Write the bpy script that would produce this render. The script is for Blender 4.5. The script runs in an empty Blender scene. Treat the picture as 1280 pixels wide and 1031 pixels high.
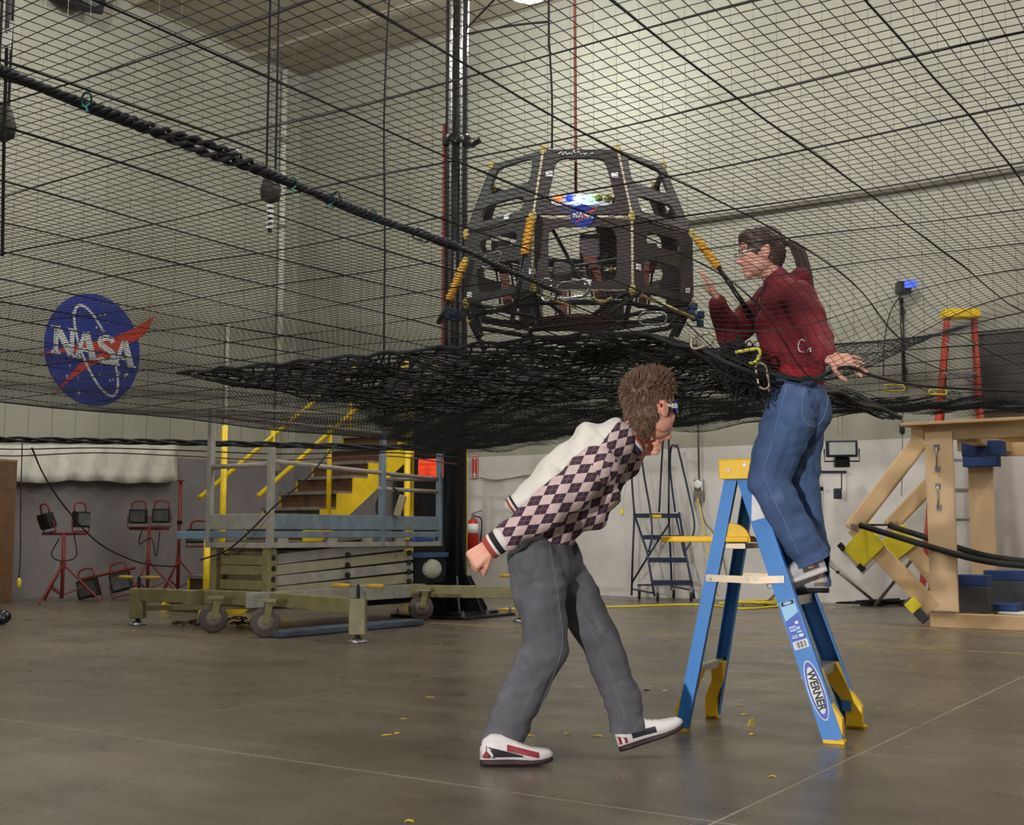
import bpy, bmesh, math, random
from mathutils import Vector, Matrix
from mathutils.bvhtree import BVHTree

random.seed(11)
scene = bpy.context.scene
COL = scene.collection
V = Vector

# ------------------------------------------------------------------ camera
F = 1497.0
CAMH = 0.85
TH = math.atan(152.5 / F)
cam = bpy.data.objects.new('camera', bpy.data.cameras.new('camera'))
COL.objects.link(cam)
cam.location = (0, 0, CAMH)
cam.rotation_euler = (math.pi / 2 + TH, 0, 0)
cam.data.sensor_fit = 'HORIZONTAL'
cam.data.sensor_width = 36.0
cam.data.lens = F / 1280 * 36
cam.data.clip_start = 0.05
scene.camera = cam

# ------------------------------------------------------------------ world, lights, exposure
scene.view_settings.view_transform = 'Standard'
scene.view_settings.look = 'None'
scene.view_settings.gamma = 1.0
scene.view_settings.exposure = 0.0
scene.view_settings.use_curve_mapping = False
world = bpy.data.worlds.new('world')
scene.world = world
world.use_nodes = True
world.node_tree.nodes['Background'].inputs[0].default_value = (0.82, 0.82, 0.78, 1)
world.node_tree.nodes['Background'].inputs[1].default_value = 0.12

ROT = math.radians(-34)            # the hall stands turned by 34 degrees to the view
EX = V((math.cos(ROT), math.sin(ROT), 0))
EY = V((-math.sin(ROT), math.cos(ROT), 0))
EZ = V((0, 0, 1))
RM = Matrix.Rotation(ROT, 4, 'Z')


def RV(x, y, z=0.0):               # hall coordinates to world
    return EX * x + EY * y + EZ * z


def light(name, kind, loc, power, col=(1, 1, 1), size=0.3, target=None, spot=None, blend=0.6, size_y=None):
    d = bpy.data.lights.new(name, kind)
    d.energy = power
    d.color = col
    if kind == 'AREA':
        d.size = size
        if size_y:
            d.shape = 'RECTANGLE'
            d.size_y = size_y
    elif kind in ('POINT', 'SPOT'):
        d.shadow_soft_size = size
    if spot:
        d.spot_size = math.radians(spot)
        d.spot_blend = blend
    o = bpy.data.objects.new(name, d)
    COL.objects.link(o)
    o.location = loc
    if target is not None:
        o.rotation_euler = (V(target) - V(loc)).to_track_quat('-Z', 'Y').to_euler()
    return o


# the photographer's strobe, behind and left of the camera
light('strobe', 'SPOT', (-3.9, -4.5, 1.6), 2850, (1.0, 0.965, 0.95), 0.10, target=(4.4, 13, 1.0), spot=52, blend=0.75)
# unseen overhead lights for the hall, behind and beside the camera (the one in view is built further down)
for i, (x, y) in enumerate(((-8, 2), (-2, 2), (4, 6), (-4, -4), (5, -3))):
    light('unseen_overhead', 'AREA', RV(x, y, 7.4), 120, (1.0, 0.98, 0.92), 0.7, target=RV(x, y, 0))
for x, y, p in ((-4.0, 9.3, 640), (2.5, 9.0, 640), (-10.8, 7.2, 420)):  # added out-of-view lights, placed to brighten the back and left walls
    light('unseen_overhead', 'POINT', RV(x, y, 8.1), p, (1.0, 0.985, 0.95), 0.3)

# ------------------------------------------------------------------ helpers


def ray(px, py):
    a = (px - 640) / F
    b = (515.5 - py) / F
    return V((a, math.cos(TH) - b * math.sin(TH), math.sin(TH) + b * math.cos(TH)))


O = V((0, 0, CAMH))


def P(px, py, Y):
    r = ray(px, py)
    return O + r * (Y / r.y)


def G(px, py, z=0.0):
    r = ray(px, py)
    return O + r * ((z - CAMH) / r.z)


def onplane(px, py, p, n):
    r = ray(px, py)
    return O + r * ((p - O).dot(n) / r.dot(n))


CORNER = RV(-14.44, 14.79)


def WB(px, py, off=0.0):           # a point on the back wall
    return onplane(px, py, CORNER - EY * off, EY)


def WL(px, py, off=0.0):           # a point on the left wall
    return onplane(px, py, CORNER + EX * off, EX)


def lin(c):
    return tuple(((x / 255) / 12.92 if x / 255 <= 0.04045 else ((x / 255 + 0.055) / 1.055) ** 2.4) for x in c)


MATS = {}


def mat(name, col, rough=0.55, metal=0.0, var=0.10, scale=9.0, bump=0.0, bscale=80.0, spec=0.5, emit=None, es=0.0,
        stain=None, sscale=2.0, sthr=0.55, coat=0.0):
    if name in MATS:
        return MATS[name]
    m = bpy.data.materials.new(name)
    m.use_nodes = True
    nt = m.node_tree
    N, L = nt.nodes, nt.links
    b = N['Principled BSDF']
    c = lin(col)
    tc = N.new('ShaderNodeTexCoord')
    no = N.new('ShaderNodeTexNoise')
    no.inputs['Scale'].default_value = scale
    no.inputs['Detail'].default_value = 5
    L.new(tc.outputs['Object'], no.inputs['Vector'])
    rp = N.new('ShaderNodeValToRGB')
    rp.color_ramp.elements[0].position = 0.3
    rp.color_ramp.elements[1].position = 0.7
    rp.color_ramp.elements[0].color = (*[max(0, x * (1 - var)) for x in c], 1)
    rp.color_ramp.elements[1].color = (*[min(1, x * (1 + var)) for x in c], 1)
    L.new(no.outputs['Fac'], rp.inputs['Fac'])
    out = rp.outputs['Color']
    if stain:
        n2 = N.new('ShaderNodeTexNoise')
        n2.inputs['Scale'].default_value = sscale
        n2.inputs['Detail'].default_value = 8
        n2.inputs['Roughness'].default_value = 0.7
        L.new(tc.outputs['Object'], n2.inputs['Vector'])
        r2 = N.new('ShaderNodeValToRGB')
        r2.color_ramp.elements[0].position = sthr
        r2.color_ramp.elements[1].position = min(1, sthr + 0.12)
        r2.color_ramp.elements[0].color = (0, 0, 0, 1)
        r2.color_ramp.elements[1].color = (1, 1, 1, 1)
        L.new(n2.outputs['Fac'], r2.inputs['Fac'])
        mx = N.new('ShaderNodeMix')
        mx.data_type = 'RGBA'
        L.new(r2.outputs['Color'], mx.inputs['Factor'])
        L.new(out, mx.inputs['A'])
        mx.inputs['B'].default_value = (*lin(stain), 1)
        out = mx.outputs['Result']
    L.new(out, b.inputs['Base Color'])
    b.inputs['Roughness'].default_value = rough
    b.inputs['Metallic'].default_value = metal
    b.inputs['Specular IOR Level'].default_value = spec
    b.inputs['Coat Weight'].default_value = coat
    if bump:
        n3 = N.new('ShaderNodeTexNoise')
        n3.inputs['Scale'].default_value = bscale
        n3.inputs['Detail'].default_value = 3
        L.new(tc.outputs['Object'], n3.inputs['Vector'])
        bp = N.new('ShaderNodeBump')
        bp.inputs['Strength'].default_value = bump
        bp.inputs['Distance'].default_value = 0.01
        L.new(n3.outputs['Fac'], bp.inputs['Height'])
        L.new(bp.outputs['Normal'], b.inputs['Normal'])
    if emit:
        b.inputs['Emission Color'].default_value = (*lin(emit), 1)
        b.inputs['Emission Strength'].default_value = es
    MATS[name] = m
    return m


def worg(o):
    w = V((0, 0, 0))
    while o is not None:
        w += o.location
        o = o.parent
    return w


def frame(d, up=None):
    d = d.normalized()
    up = V(up) if up is not None else V((0, 0, 1))
    if abs(d.dot(up.normalized())) > 0.98:
        up = V((0, 1, 0)) if abs(d.y) < 0.9 else V((1, 0, 0))
    a = up.cross(d).normalized()
    return a, d.cross(a).normalized()


class MB:
    def __init__(s, M=None):
        s.v, s.f, s.M = [], [], M

    def add(s, vs, fs):
        n = len(s.v)
        if s.M is not None:
            s.v += [s.M @ V(x) for x in vs]
        else:
            s.v += [V(x) for x in vs]
        s.f += [tuple(i + n for i in f) for f in fs]
        return s

    def box(s, c, size, R=None):
        hx, hy, hz = [x / 2 for x in size]
        c = V(c)
        vs = [V((x, y, z)) for x in (-hx, hx) for y in (-hy, hy) for z in (-hz, hz)]
        if R is not None:
            vs = [R @ x for x in vs]
        return s.add([c + x for x in vs], [(0, 1, 3, 2), (4, 6, 7, 5), (0, 4, 5, 1), (2, 3, 7, 6), (0, 2, 6, 4), (1, 5, 7, 3)])

    def beam(s, p0, p1, w, h, up=(0, 0, 1)):        # w across, h along up
        p0, p1 = V(p0), V(p1)
        a, u = frame(p1 - p0, up)
        vs = []
        for p in (p0, p1):
            for sa, su in ((-1, -1), (1, -1), (1, 1), (-1, 1)):
                vs.append(p + a * (sa * w / 2) + u * (su * h / 2))
        return s.add(vs, [(3, 2, 1, 0), (4, 5, 6, 7), (0, 1, 5, 4), (1, 2, 6, 5), (2, 3, 7, 6), (3, 0, 4, 7)])

    def tube(s, pts, r, n=8, closed=False, cap=True):
        pts = [V(p) for p in pts]
        m = len(pts)
        if m < 2:
            return s
        rs = r if isinstance(r, (list, tuple)) else [r] * m
        vs, prev = [], None
        for i in range(m):
            if closed:
                d = pts[(i + 1) % m] - pts[i - 1]
            else:
                d = pts[min(i + 1, m - 1)] - pts[max(i - 1, 0)]
            if d.length < 1e-9:
                d = V((0, 0, 1))
            d.normalize()
            if prev is None:
                a, _ = frame(d)
            else:
                a = prev - d * prev.dot(d)
                if a.length < 1e-6:
                    a, _ = frame(d)
                a.normalize()
            prev = a
            b = d.cross(a)
            for k in range(n):
                t = 2 * math.pi * k / n
                vs.append(pts[i] + (a * math.cos(t) + b * math.sin(t)) * rs[i])
        fs = []
        for i in range(m if closed else m - 1):
            j = (i + 1) % m
            for k in range(n):
                k2 = (k + 1) % n
                fs.append((i * n + k, i * n + k2, j * n + k2, j * n + k))
        if cap and not closed:
            fs.append(tuple(range(n - 1, -1, -1)))
            fs.append(tuple((m - 1) * n + k for k in range(n)))
        return s.add(vs, fs)

    def lathe(s, c, prof, axis=(0, 0, 1), n=20):     # prof: (radius, height) along axis
        c = V(c)
        ax = V(axis).normalized()
        a, b = frame(ax)
        vs, fs = [], []
        for r, h in prof:
            for k in range(n):
                t = 2 * math.pi * k / n
                vs.append(c + ax * h + (a * math.cos(t) + b * math.sin(t)) * r)
        for i in range(len(prof) - 1):
            for k in range(n):
                k2 = (k + 1) % n
                fs.append((i * n + k, i * n + k2, (i + 1) * n + k2, (i + 1) * n + k))
        fs.append(tuple(range(n - 1, -1, -1)))
        fs.append(tuple((len(prof) - 1) * n + k for k in range(n)))
        return s.add(vs, fs)

    def ell(s, c, r, R=None, nu=14, nv=9):
        c = V(c)
        vs = []
        for i in range(nv + 1):
            ph = math.pi * i / nv
            for k in range(nu):
                t = 2 * math.pi * k / nu
                p = V((r[0] * math.sin(ph) * math.cos(t), r[1] * math.sin(ph) * math.sin(t), r[2] * math.cos(ph)))
                vs.append(c + (R @ p if R is not None else p))
        fs = []
        for i in range(nv):
            for k in range(nu):
                k2 = (k + 1) % nu
                fs.append((i * nu + k, (i + 1) * nu + k, (i + 1) * nu + k2, i * nu + k2))
        return s.add(vs, fs)

    def prism(s, poly, z0, z1, M=None):              # polygon in xy pushed from z0 to z1
        n = len(poly)
        vs = [V((x, y, z0)) for x, y in poly] + [V((x, y, z1)) for x, y in poly]
        if M is not None:
            vs = [M @ x for x in vs]
        fs = [tuple(range(n - 1, -1, -1)), tuple(range(n, 2 * n))]
        fs += [(i, (i + 1) % n, n + (i + 1) % n, n + i) for i in range(n)]
        return s.add(vs, fs)

    def ring(s, outer, inner, z0, z1, M=None):       # plate with a hole; loops of equal length
        n = len(outer)
        vs = [V((x, y, z)) for z in (z0, z1) for lp in (outer, inner) for x, y in lp]
        if M is not None:
            vs = [M @ x for x in vs]
        fs = []
        for i in range(n):
            j = (i + 1) % n
            fs += [(n + i, n + j, j, i), (2 * n + i, 2 * n + j, 3 * n + j, 3 * n + i),
                   (i, j, 2 * n + j, 2 * n + i), (n + j, n + i, 3 * n + i, 3 * n + j)]
        return s.add(vs, fs)

    def build(s, name, m=None, parent=None, smooth=False, bevel=0.0, org=None):
        me = bpy.data.meshes.new(name)
        o = bpy.data.objects.new(name, me)
        COL.objects.link(o)
        if parent is not None:
            o.parent = parent
            w = worg(parent)
        elif org is not None:
            o.location = org
            w = V(org)
        else:
            lo = V((min(v.x for v in s.v), min(v.y for v in s.v), min(v.z for v in s.v)))
            hi = V((max(v.x for v in s.v), max(v.y for v in s.v), max(v.z for v in s.v)))
            w = V(((lo.x + hi.x) / 2, (lo.y + hi.y) / 2, lo.z))
            o.location = w
        me.from_pydata([v - w for v in s.v], [], s.f)
        me.validate()
        bm = bmesh.new()
        bm.from_mesh(me)
        bmesh.ops.recalc_face_normals(bm, faces=bm.faces)
        bm.to_mesh(me)
        bm.free()
        if m is not None:
            me.materials.append(m)
        if smooth:
            for p in me.polygons:
                p.use_smooth = True
        if bevel:
            md = o.modifiers.new('bevel', 'BEVEL')
            md.width = bevel
            md.segments = 2
            md.limit_method = 'ANGLE'
            md.angle_limit = math.radians(40)
        return o


def tag(o, label, cat, group=None, kind=None):
    if label:
        o['label'] = label
    if cat:
        o['category'] = cat
    if group:
        o['group'] = group
    if kind:
        o['kind'] = kind
    return o


def thing(name, loc, label, cat, group=None, kind=None):
    o = bpy.data.objects.new(name, None)
    o.empty_display_size = 0.1
    COL.objects.link(o)
    o.location = loc
    return tag(o, label, cat, group, kind)


def struct(o, label=None):
    o['kind'] = 'structure'
    if label:
        o['label'] = label
    return o


def text(name, body, size, M, m, parent, extrude=0.001, offset=0.0, shear=0.0, sx=1.0):
    cu = bpy.data.curves.new(name, 'FONT')
    cu.body = body
    cu.size = size
    cu.align_x = 'CENTER'
    cu.align_y = 'CENTER'
    cu.extrude = extrude
    cu.offset = offset
    cu.shear = shear
    tmp = bpy.data.objects.new('tmp', cu)
    COL.objects.link(tmp)
    dg = bpy.context.evaluated_depsgraph_get()
    me = bpy.data.meshes.new_from_object(tmp.evaluated_get(dg))
    bpy.data.objects.remove(tmp)
    o = bpy.data.objects.new(name, me)
    COL.objects.link(o)
    o.parent = parent
    w = worg(parent)
    S = Matrix.Diagonal((sx, 1, 1, 1))
    me.transform(Matrix.Translation(-w) @ M @ S)
    me.materials.clear()
    me.materials.append(m)
    return o


def MX(o, x, y):                   # matrix with origin o, given x and y axes, z = x cross y
    x = V(x).normalized()
    z = x.cross(V(y)).normalized()
    y = z.cross(x)
    return Matrix(((x.x, y.x, z.x, o[0]), (x.y, y.y, z.y, o[1]), (x.z, y.z, z.z, o[2]), (0, 0, 0, 1)))


def catmull(pts, n=6):
    pts = [V(p) for p in pts]
    q = [pts[0] * 2 - pts[1]] + pts + [pts[-1] * 2 - pts[-2]]
    out = []
    for i in range(1, len(q) - 2):
        for k in range(n):
            t = k / n
            a, b, c, d = q[i - 1], q[i], q[i + 1], q[i + 2]
            out.append(0.5 * (2 * b + (c - a) * t + (2 * a - 5 * b + 4 * c - d) * t * t + (3 * b - a - 3 * c + d) * t ** 3))
    out.append(pts[-1])
    return out


def arc(cx, cy, rx, ry, a0, a1, n):
    return [(cx + rx * math.cos(math.radians(a0 + (a1 - a0) * i / n)), cy + ry * math.sin(math.radians(a0 + (a1 - a0) * i / n)))
            for i in range(n + 1)]


def stroke(mb, pts, w, z0, z1, M):                   # flat ribbon of even width along 2D points
    pts = [V((p[0], p[1], 0)) for p in pts]
    L, Rr = [], []
    for i, p in enumerate(pts):
        d = pts[min(i + 1, len(pts) - 1)] - pts[max(i - 1, 0)]
        d.normalize()
        nrm = V((-d.y, d.x, 0))
        L.append(p + nrm * w / 2)
        Rr.append(p - nrm * w / 2)
    for i in range(len(pts) - 1):
        q = [Rr[i], Rr[i + 1], L[i + 1], L[i]]
        mb.prism([(a.x, a.y) for a in q], z0, z1, M)


# ------------------------------------------------------------------ materials
M_black = mat('black_paint', (20, 20, 23), 0.28, var=0.2)
M_blackmat = mat('black_matte', (22, 21, 22), 0.75, var=0.2)
M_cord = mat('black_cord', (19, 18, 20), 0.7, var=0.3, scale=200)
M_steel = mat('steel', (170, 170, 172), 0.3, 0.9)
M_alu = mat('aluminium', (190, 190, 188), 0.38, 0.85)
M_zinc = mat('zinc_plated', (185, 170, 145), 0.4, 0.7)
M_yellow = mat('yellow_paint', (236, 200, 16), 0.4, stain=(150, 120, 30), sscale=14, sthr=0.68)
M_white = mat('white_plastic', (232, 230, 226), 0.5)
M_red = mat('red_paint', (170, 30, 28), 0.4)
M_brownred = mat('rusty_red_paint', (128, 44, 38), 0.5, stain=(80, 35, 28), sscale=20)
M_rubber = mat('rubber', (28, 28, 28), 0.8)
M_concrete_joint = mat('joint_filler', (146, 137, 122), 0.8)
M_teal = mat('teal_cord', (30, 104, 96), 0.7)
M_darkwood = mat('brown_board', (105, 74, 48), 0.7, var=0.25)

# ------------------------------------------------------------------ hall: floor, walls, ceiling


def pos_material(name):
    m = bpy.data.materials.new(name)
    m.use_nodes = True
    nt = m.node_tree
    geo = nt.nodes.new('ShaderNodeNewGeometry')
    mp = nt.nodes.new('ShaderNodeMapping')
    mp.inputs['Rotation'].default_value = (0, 0, -ROT)
    nt.links.new(geo.outputs['Position'], mp.inputs['Vector'])
    return m, nt, mp.outputs['Vector']


def noise(nt, vec, scale, detail=5, rough=0.55, stretch=None):
    n = nt.nodes.new('ShaderNodeTexNoise')
    n.inputs['Scale'].default_value = scale
    n.inputs['Detail'].default_value = detail
    n.inputs['Roughness'].default_value = rough
    if stretch:
        mp = nt.nodes.new('ShaderNodeMapping')
        mp.inputs['Scale'].default_value = stretch
        nt.links.new(vec, mp.inputs['Vector'])
        vec = mp.outputs['Vector']
    nt.links.new(vec, n.inputs['Vector'])
    return n.outputs['Fac']


def ramp(nt, fac, stops):
    r = nt.nodes.new('ShaderNodeValToRGB')
    e = r.color_ramp.elements
    while len(e) < len(stops):
        e.new(0.5)
    for i, (p, c) in enumerate(stops):
        e[i].position = p
        e[i].color = (*c, 1)
    nt.links.new(fac, r.inputs['Fac'])
    return r.outputs['Color']


def mixc(nt, fac, a, b, mode='MIX'):
    x = nt.nodes.new('ShaderNodeMix')
    x.data_type = 'RGBA'
    x.blend_type = mode
    for k, s in (('Factor', fac), ('A', a), ('B', b)):
        if hasattr(s, 'is_linked'):
            nt.links.new(s, x.inputs[k])
        elif k == 'Factor':
            x.inputs[k].default_value = s
        else:
            x.inputs[k].default_value = (*s, 1)
    return x.outputs['Result']


m, nt, vec = pos_material('polished_concrete')
M_floor = m
c0 = ramp(nt, noise(nt, vec, 0.55, 8, 0.65), [(0.30, lin((84, 76, 66))), (0.52, lin((104, 95, 82))), (0.72, lin((124, 114, 99)))])
c1 = ramp(nt, noise(nt, vec, 5.0, 6, 0.6, (0.3, 1.8, 1)), [(0.32, (0.80, 0.80, 0.80)), (0.68, (1.10, 1.10, 1.10))])
col = mixc(nt, 0.75, c0, c1, 'MULTIPLY')
sc_ = ramp(nt, noise(nt, vec, 1.6, 4, 0.5, (0.25, 1.8, 1)), [(0.52, (0, 0, 0)), (0.80, (0.40, 0.40, 0.40))])
col = mixc(nt, sc_, col, lin((140, 132, 118)))
b = nt.nodes['Principled BSDF']
nt.links.new(col, b.inputs['Base Color'])
rr = ramp(nt, noise(nt, vec, 3.0, 5), [(0.3, (0.24, 0.24, 0.24)), (0.7, (0.40, 0.40, 0.40))])
nt.links.new(rr, b.inputs['Roughness'])
bp = nt.nodes.new('ShaderNodeBump')
bp.inputs['Strength'].default_value = 0.03
bp.inputs['Distance'].default_value = 0.01
nt.links.new(noise(nt, vec, 40, 3), bp.inputs['Height'])
nt.links.new(bp.outputs['Normal'], b.inputs['Normal'])

XMIN, XMAX, YMIN, YMAX, CEIL = -14.44, 12.5, -7.3, 14.79, 8.85
fl = struct(MB(RM).box(((XMIN + XMAX) / 2, (YMIN + YMAX) / 2, -0.1012), (XMAX - XMIN, YMAX - YMIN, 0.2)).build('floor', M_concrete_joint),
            'grey brown polished concrete floor with pale saw-cut joints')
xs = [-16.4] + [-1.55 - 2.96 * k for k in range(4, -6, -1)]
ys = [3.38 + 3.62 * k for k in range(-3, 5)]
for i in range(len(xs) - 1):
    for j in range(len(ys) - 1):
        x0, x1 = max(xs[i] + 0.007, XMIN), min(xs[i + 1] - 0.007, XMAX)
        y0, y1 = max(ys[j] + 0.007, YMIN), min(ys[j + 1] - 0.007, YMAX)
        if x1 - x0 > 0.1 and y1 - y0 > 0.1:
            MB(RM).box(((x0 + x1) / 2, (y0 + y1) / 2, -0.0105), (x1 - x0, y1 - y0, 0.021)).build('floor_slab', M_floor, fl)

M_floorline = mat('worn_yellow_line', (150, 128, 66), 0.6, stain=(100, 90, 70), sscale=3.0, sthr=0.52)
for n, (yy, xa, xb) in enumerate(((11.22, -8.6, 8), (9.28, -7.2, 8))):
    o = MB(RM).box(((xa + xb) / 2, yy, 0.001), (xb - xa, 0.055, 0.002)).build('floor_line', M_floorline, fl)

M_wall, nt, vec = pos_material('painted_block_wall')
geo = nt.nodes.new('ShaderNodeNewGeometry')
sep = nt.nodes.new('ShaderNodeSeparateXYZ')
nt.links.new(geo.outputs['Position'], sep.inputs[0])
gt = nt.nodes.new('ShaderNodeMath')
gt.operation = 'GREATER_THAN'
nt.links.new(sep.outputs['Z'], gt.inputs[0])
gt.inputs[1].default_value = 2.02
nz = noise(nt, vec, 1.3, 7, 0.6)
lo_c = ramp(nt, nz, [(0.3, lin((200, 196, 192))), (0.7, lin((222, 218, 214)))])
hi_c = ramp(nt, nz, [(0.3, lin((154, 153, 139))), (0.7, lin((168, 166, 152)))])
sp0_ = nt.nodes.new('ShaderNodeSeparateXYZ')
nt.links.new(vec, sp0_.inputs[0])
lt = nt.nodes.new('ShaderNodeMath')
lt.operation = 'LESS_THAN'
nt.links.new(sp0_.outputs['X'], lt.inputs[0])
lt.inputs[1].default_value = WB(540, 700).dot(EX)
gr_c = ramp(nt, nz, [(0.3, lin((118, 112, 114))), (0.7, lin((134, 128, 130)))])   # the grey dado left of the doorway
lo_c = mixc(nt, lt.outputs[0], lo_c, gr_c)
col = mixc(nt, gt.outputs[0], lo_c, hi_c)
b = nt.nodes['Principled BSDF']
nt.links.new(col, b.inputs['Base Color'])
b.inputs['Roughness'].default_value = 0.6
# faint block courses, worked into the relief only
sp2 = nt.nodes.new('ShaderNodeSeparateXYZ')
nt.links.new(vec, sp2.inputs[0])
ad = nt.nodes.new('ShaderNodeMath')
ad.operation = 'ADD'
nt.links.new(sp2.outputs['X'], ad.inputs[0])
nt.links.new(sp2.outputs['Y'], ad.inputs[1])
cmb = nt.nodes.new('ShaderNodeCombineXYZ')
nt.links.new(ad.outputs[0], cmb.inputs['X'])
nt.links.new(sp2.outputs['Z'], cmb.inputs['Y'])
br = nt.nodes.new('ShaderNodeTexBrick')
br.inputs['Scale'].default_value = 1.0
br.inputs['Brick Width'].default_value = 0.40
br.inputs['Row Height'].default_value = 0.20
br.inputs['Mortar Size'].default_value = 0.008
br.inputs['Color1'].default_value = (1, 1, 1, 1)
br.inputs['Color2'].default_value = (1, 1, 1, 1)
br.inputs['Mortar'].default_value = (0, 0, 0, 1)
nt.links.new(cmb.outputs[0], br.inputs['Vector'])
bp = nt.nodes.new('ShaderNodeBump')
bp.inputs['Strength'].default_value = 0.12
bp.inputs['Distance'].default_value = 0.01
nt.links.new(br.outputs['Color'], bp.inputs['Height'])
nt.links.new(bp.outputs['Normal'], b.inputs['Normal'])

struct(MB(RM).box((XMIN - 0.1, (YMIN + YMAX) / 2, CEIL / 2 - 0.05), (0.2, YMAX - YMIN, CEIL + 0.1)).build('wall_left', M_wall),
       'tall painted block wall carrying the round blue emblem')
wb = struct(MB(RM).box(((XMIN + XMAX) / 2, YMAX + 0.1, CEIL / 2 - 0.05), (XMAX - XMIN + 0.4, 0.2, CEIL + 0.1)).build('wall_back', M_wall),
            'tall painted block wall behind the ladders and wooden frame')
M_ceil = mat('ceiling_paint', (168, 160, 142), 0.8, var=0.06, scale=1.5)
ce = struct(MB(RM).box(((XMIN + XMAX) / 2, (YMIN + YMAX) / 2, CEIL + 0.1), (XMAX - XMIN + 0.4, YMAX - YMIN + 0.4, 0.2)).build('ceiling', M_ceil),
            'high beige ceiling of the hall')
for k in range(6):                                   # ceiling joists
    y = 13.6 - 2.4 * k
    MB(RM).box(((XMIN + XMAX) / 2, y, CEIL - 0.04), (XMAX - XMIN, 0.12, 0.08)).build('joist', M_ceil, ce)

# dark doorway beside the black column
d0, d1 = WB(497, 700), WB(578, 700)
xa, xb = d0.dot(EX), d1.dot(EX)
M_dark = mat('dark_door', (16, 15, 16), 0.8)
M_dframe = mat('door_frame_paint', (52, 48, 46), 0.6)
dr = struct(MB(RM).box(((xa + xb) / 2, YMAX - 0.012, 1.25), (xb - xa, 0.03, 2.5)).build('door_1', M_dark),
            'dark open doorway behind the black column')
for x in (xa - 0.03, xb + 0.03):
    MB(RM).box((x, YMAX - 0.03, 1.25), (0.06, 0.07, 2.5)).build('jamb', M_dframe, dr)
MB(RM).box(((xa + xb) / 2, YMAX - 0.03, 2.53), (xb - xa + 0.12, 0.07, 0.06)).build('head_jamb', M_dframe, dr)

# pipes and conduits
M_pipe_w = mat('white_pipe', (205, 202, 188), 0.5)
M_pipe_g = mat('grey_conduit', (120, 114, 104), 0.5)
a, b_ = WB(856, 279, 0.05), WB(1278, 210, 0.05)
zz = (a.z + b_.z) / 2
pp = MB().tube([RV(-8.0, YMAX - 0.045, zz), RV(8, YMAX - 0.045, zz)], 0.038, 10)  # plain level tube drawn as the grey band on the upper wall
tag(pp.build('upper_wall_tube', M_pipe_g, smooth=True), 'long grey tube running level across the upper back wall', 'pipe')
q = WL(350, 400, 0.07)
zt = WL(352, 86, 0.07).z
pp = thing('corner_conduit', V((q.x, q.y, 1.0)), 'white vertical conduit near the corner of the hall', 'pipe')
MB().tube([V((q.x, q.y, 1.9)), V((q.x, q.y, zt))], 0.055, 10).build('pipe', M_pipe_w, pp, True)
for z in (3.0, 4.5, 6.0, 7.5):
    MB().lathe((q.x, q.y, z), [(0.065, 0), (0.065, 0.08)]).build('pipe_clamp', M_pipe_g, pp)
q = WL(285, 400, 0.05)
tag(MB().tube([V((q.x, q.y, 1.2)), V((q.x, q.y, 4.2))], 0.03, 8).build('thin_conduit', M_pipe_w, smooth=True),
    'thin pale conduit on the wall between emblem and corner', 'pipe')

# ------------------------------------------------------------------ the round emblem painted on the left wall
M_eblue = mat('emblem_blue', (30, 52, 150), 0.5, var=0.12)
M_ered = mat('emblem_red', (205, 62, 40), 0.5)
M_ewhite = mat('emblem_white', (222, 224, 224), 0.5)


def letter(mb, ch, x, y, h, w, t, z0, z1, M):
    def S(pts, ww=t):
        stroke(mb, [(x + px * w, y + py * h) for px, py in pts], ww, z0, z1, M)
    sf = t * 0.42

    def serif(cx, cy, half=0.20):
        S([(cx - half, cy), (cx + half, cy)], sf)
    if ch == 'N':
        S([(0.14, 0), (0.14, 1)], t * 0.8)
        S([(0.86, 0), (0.86, 1)], t * 0.8)
        S([(0.16, 0.98), (0.84, 0.02)], t * 1.25)
        serif(0.14, 0.03), serif(0.86, 0.97), serif(0.08, 0.97)
    elif ch == 'A':
        S([(0.10, 0), (0.46, 1)], t * 0.7)
        S([(0.88, 0), (0.50, 1)], t * 1.25)
        S([(0.25, 0.32), (0.75, 0.32)], t * 0.6)
        serif(0.10, 0.03), serif(0.90, 0.03)
    elif ch == 'S':
        pts = arc(0.5, 0.75, 0.33, 0.23, 20, 200, 9) + arc(0.5, 0.26, 0.35, 0.24, 60, -160, 12)
        S(pts, t)


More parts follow.
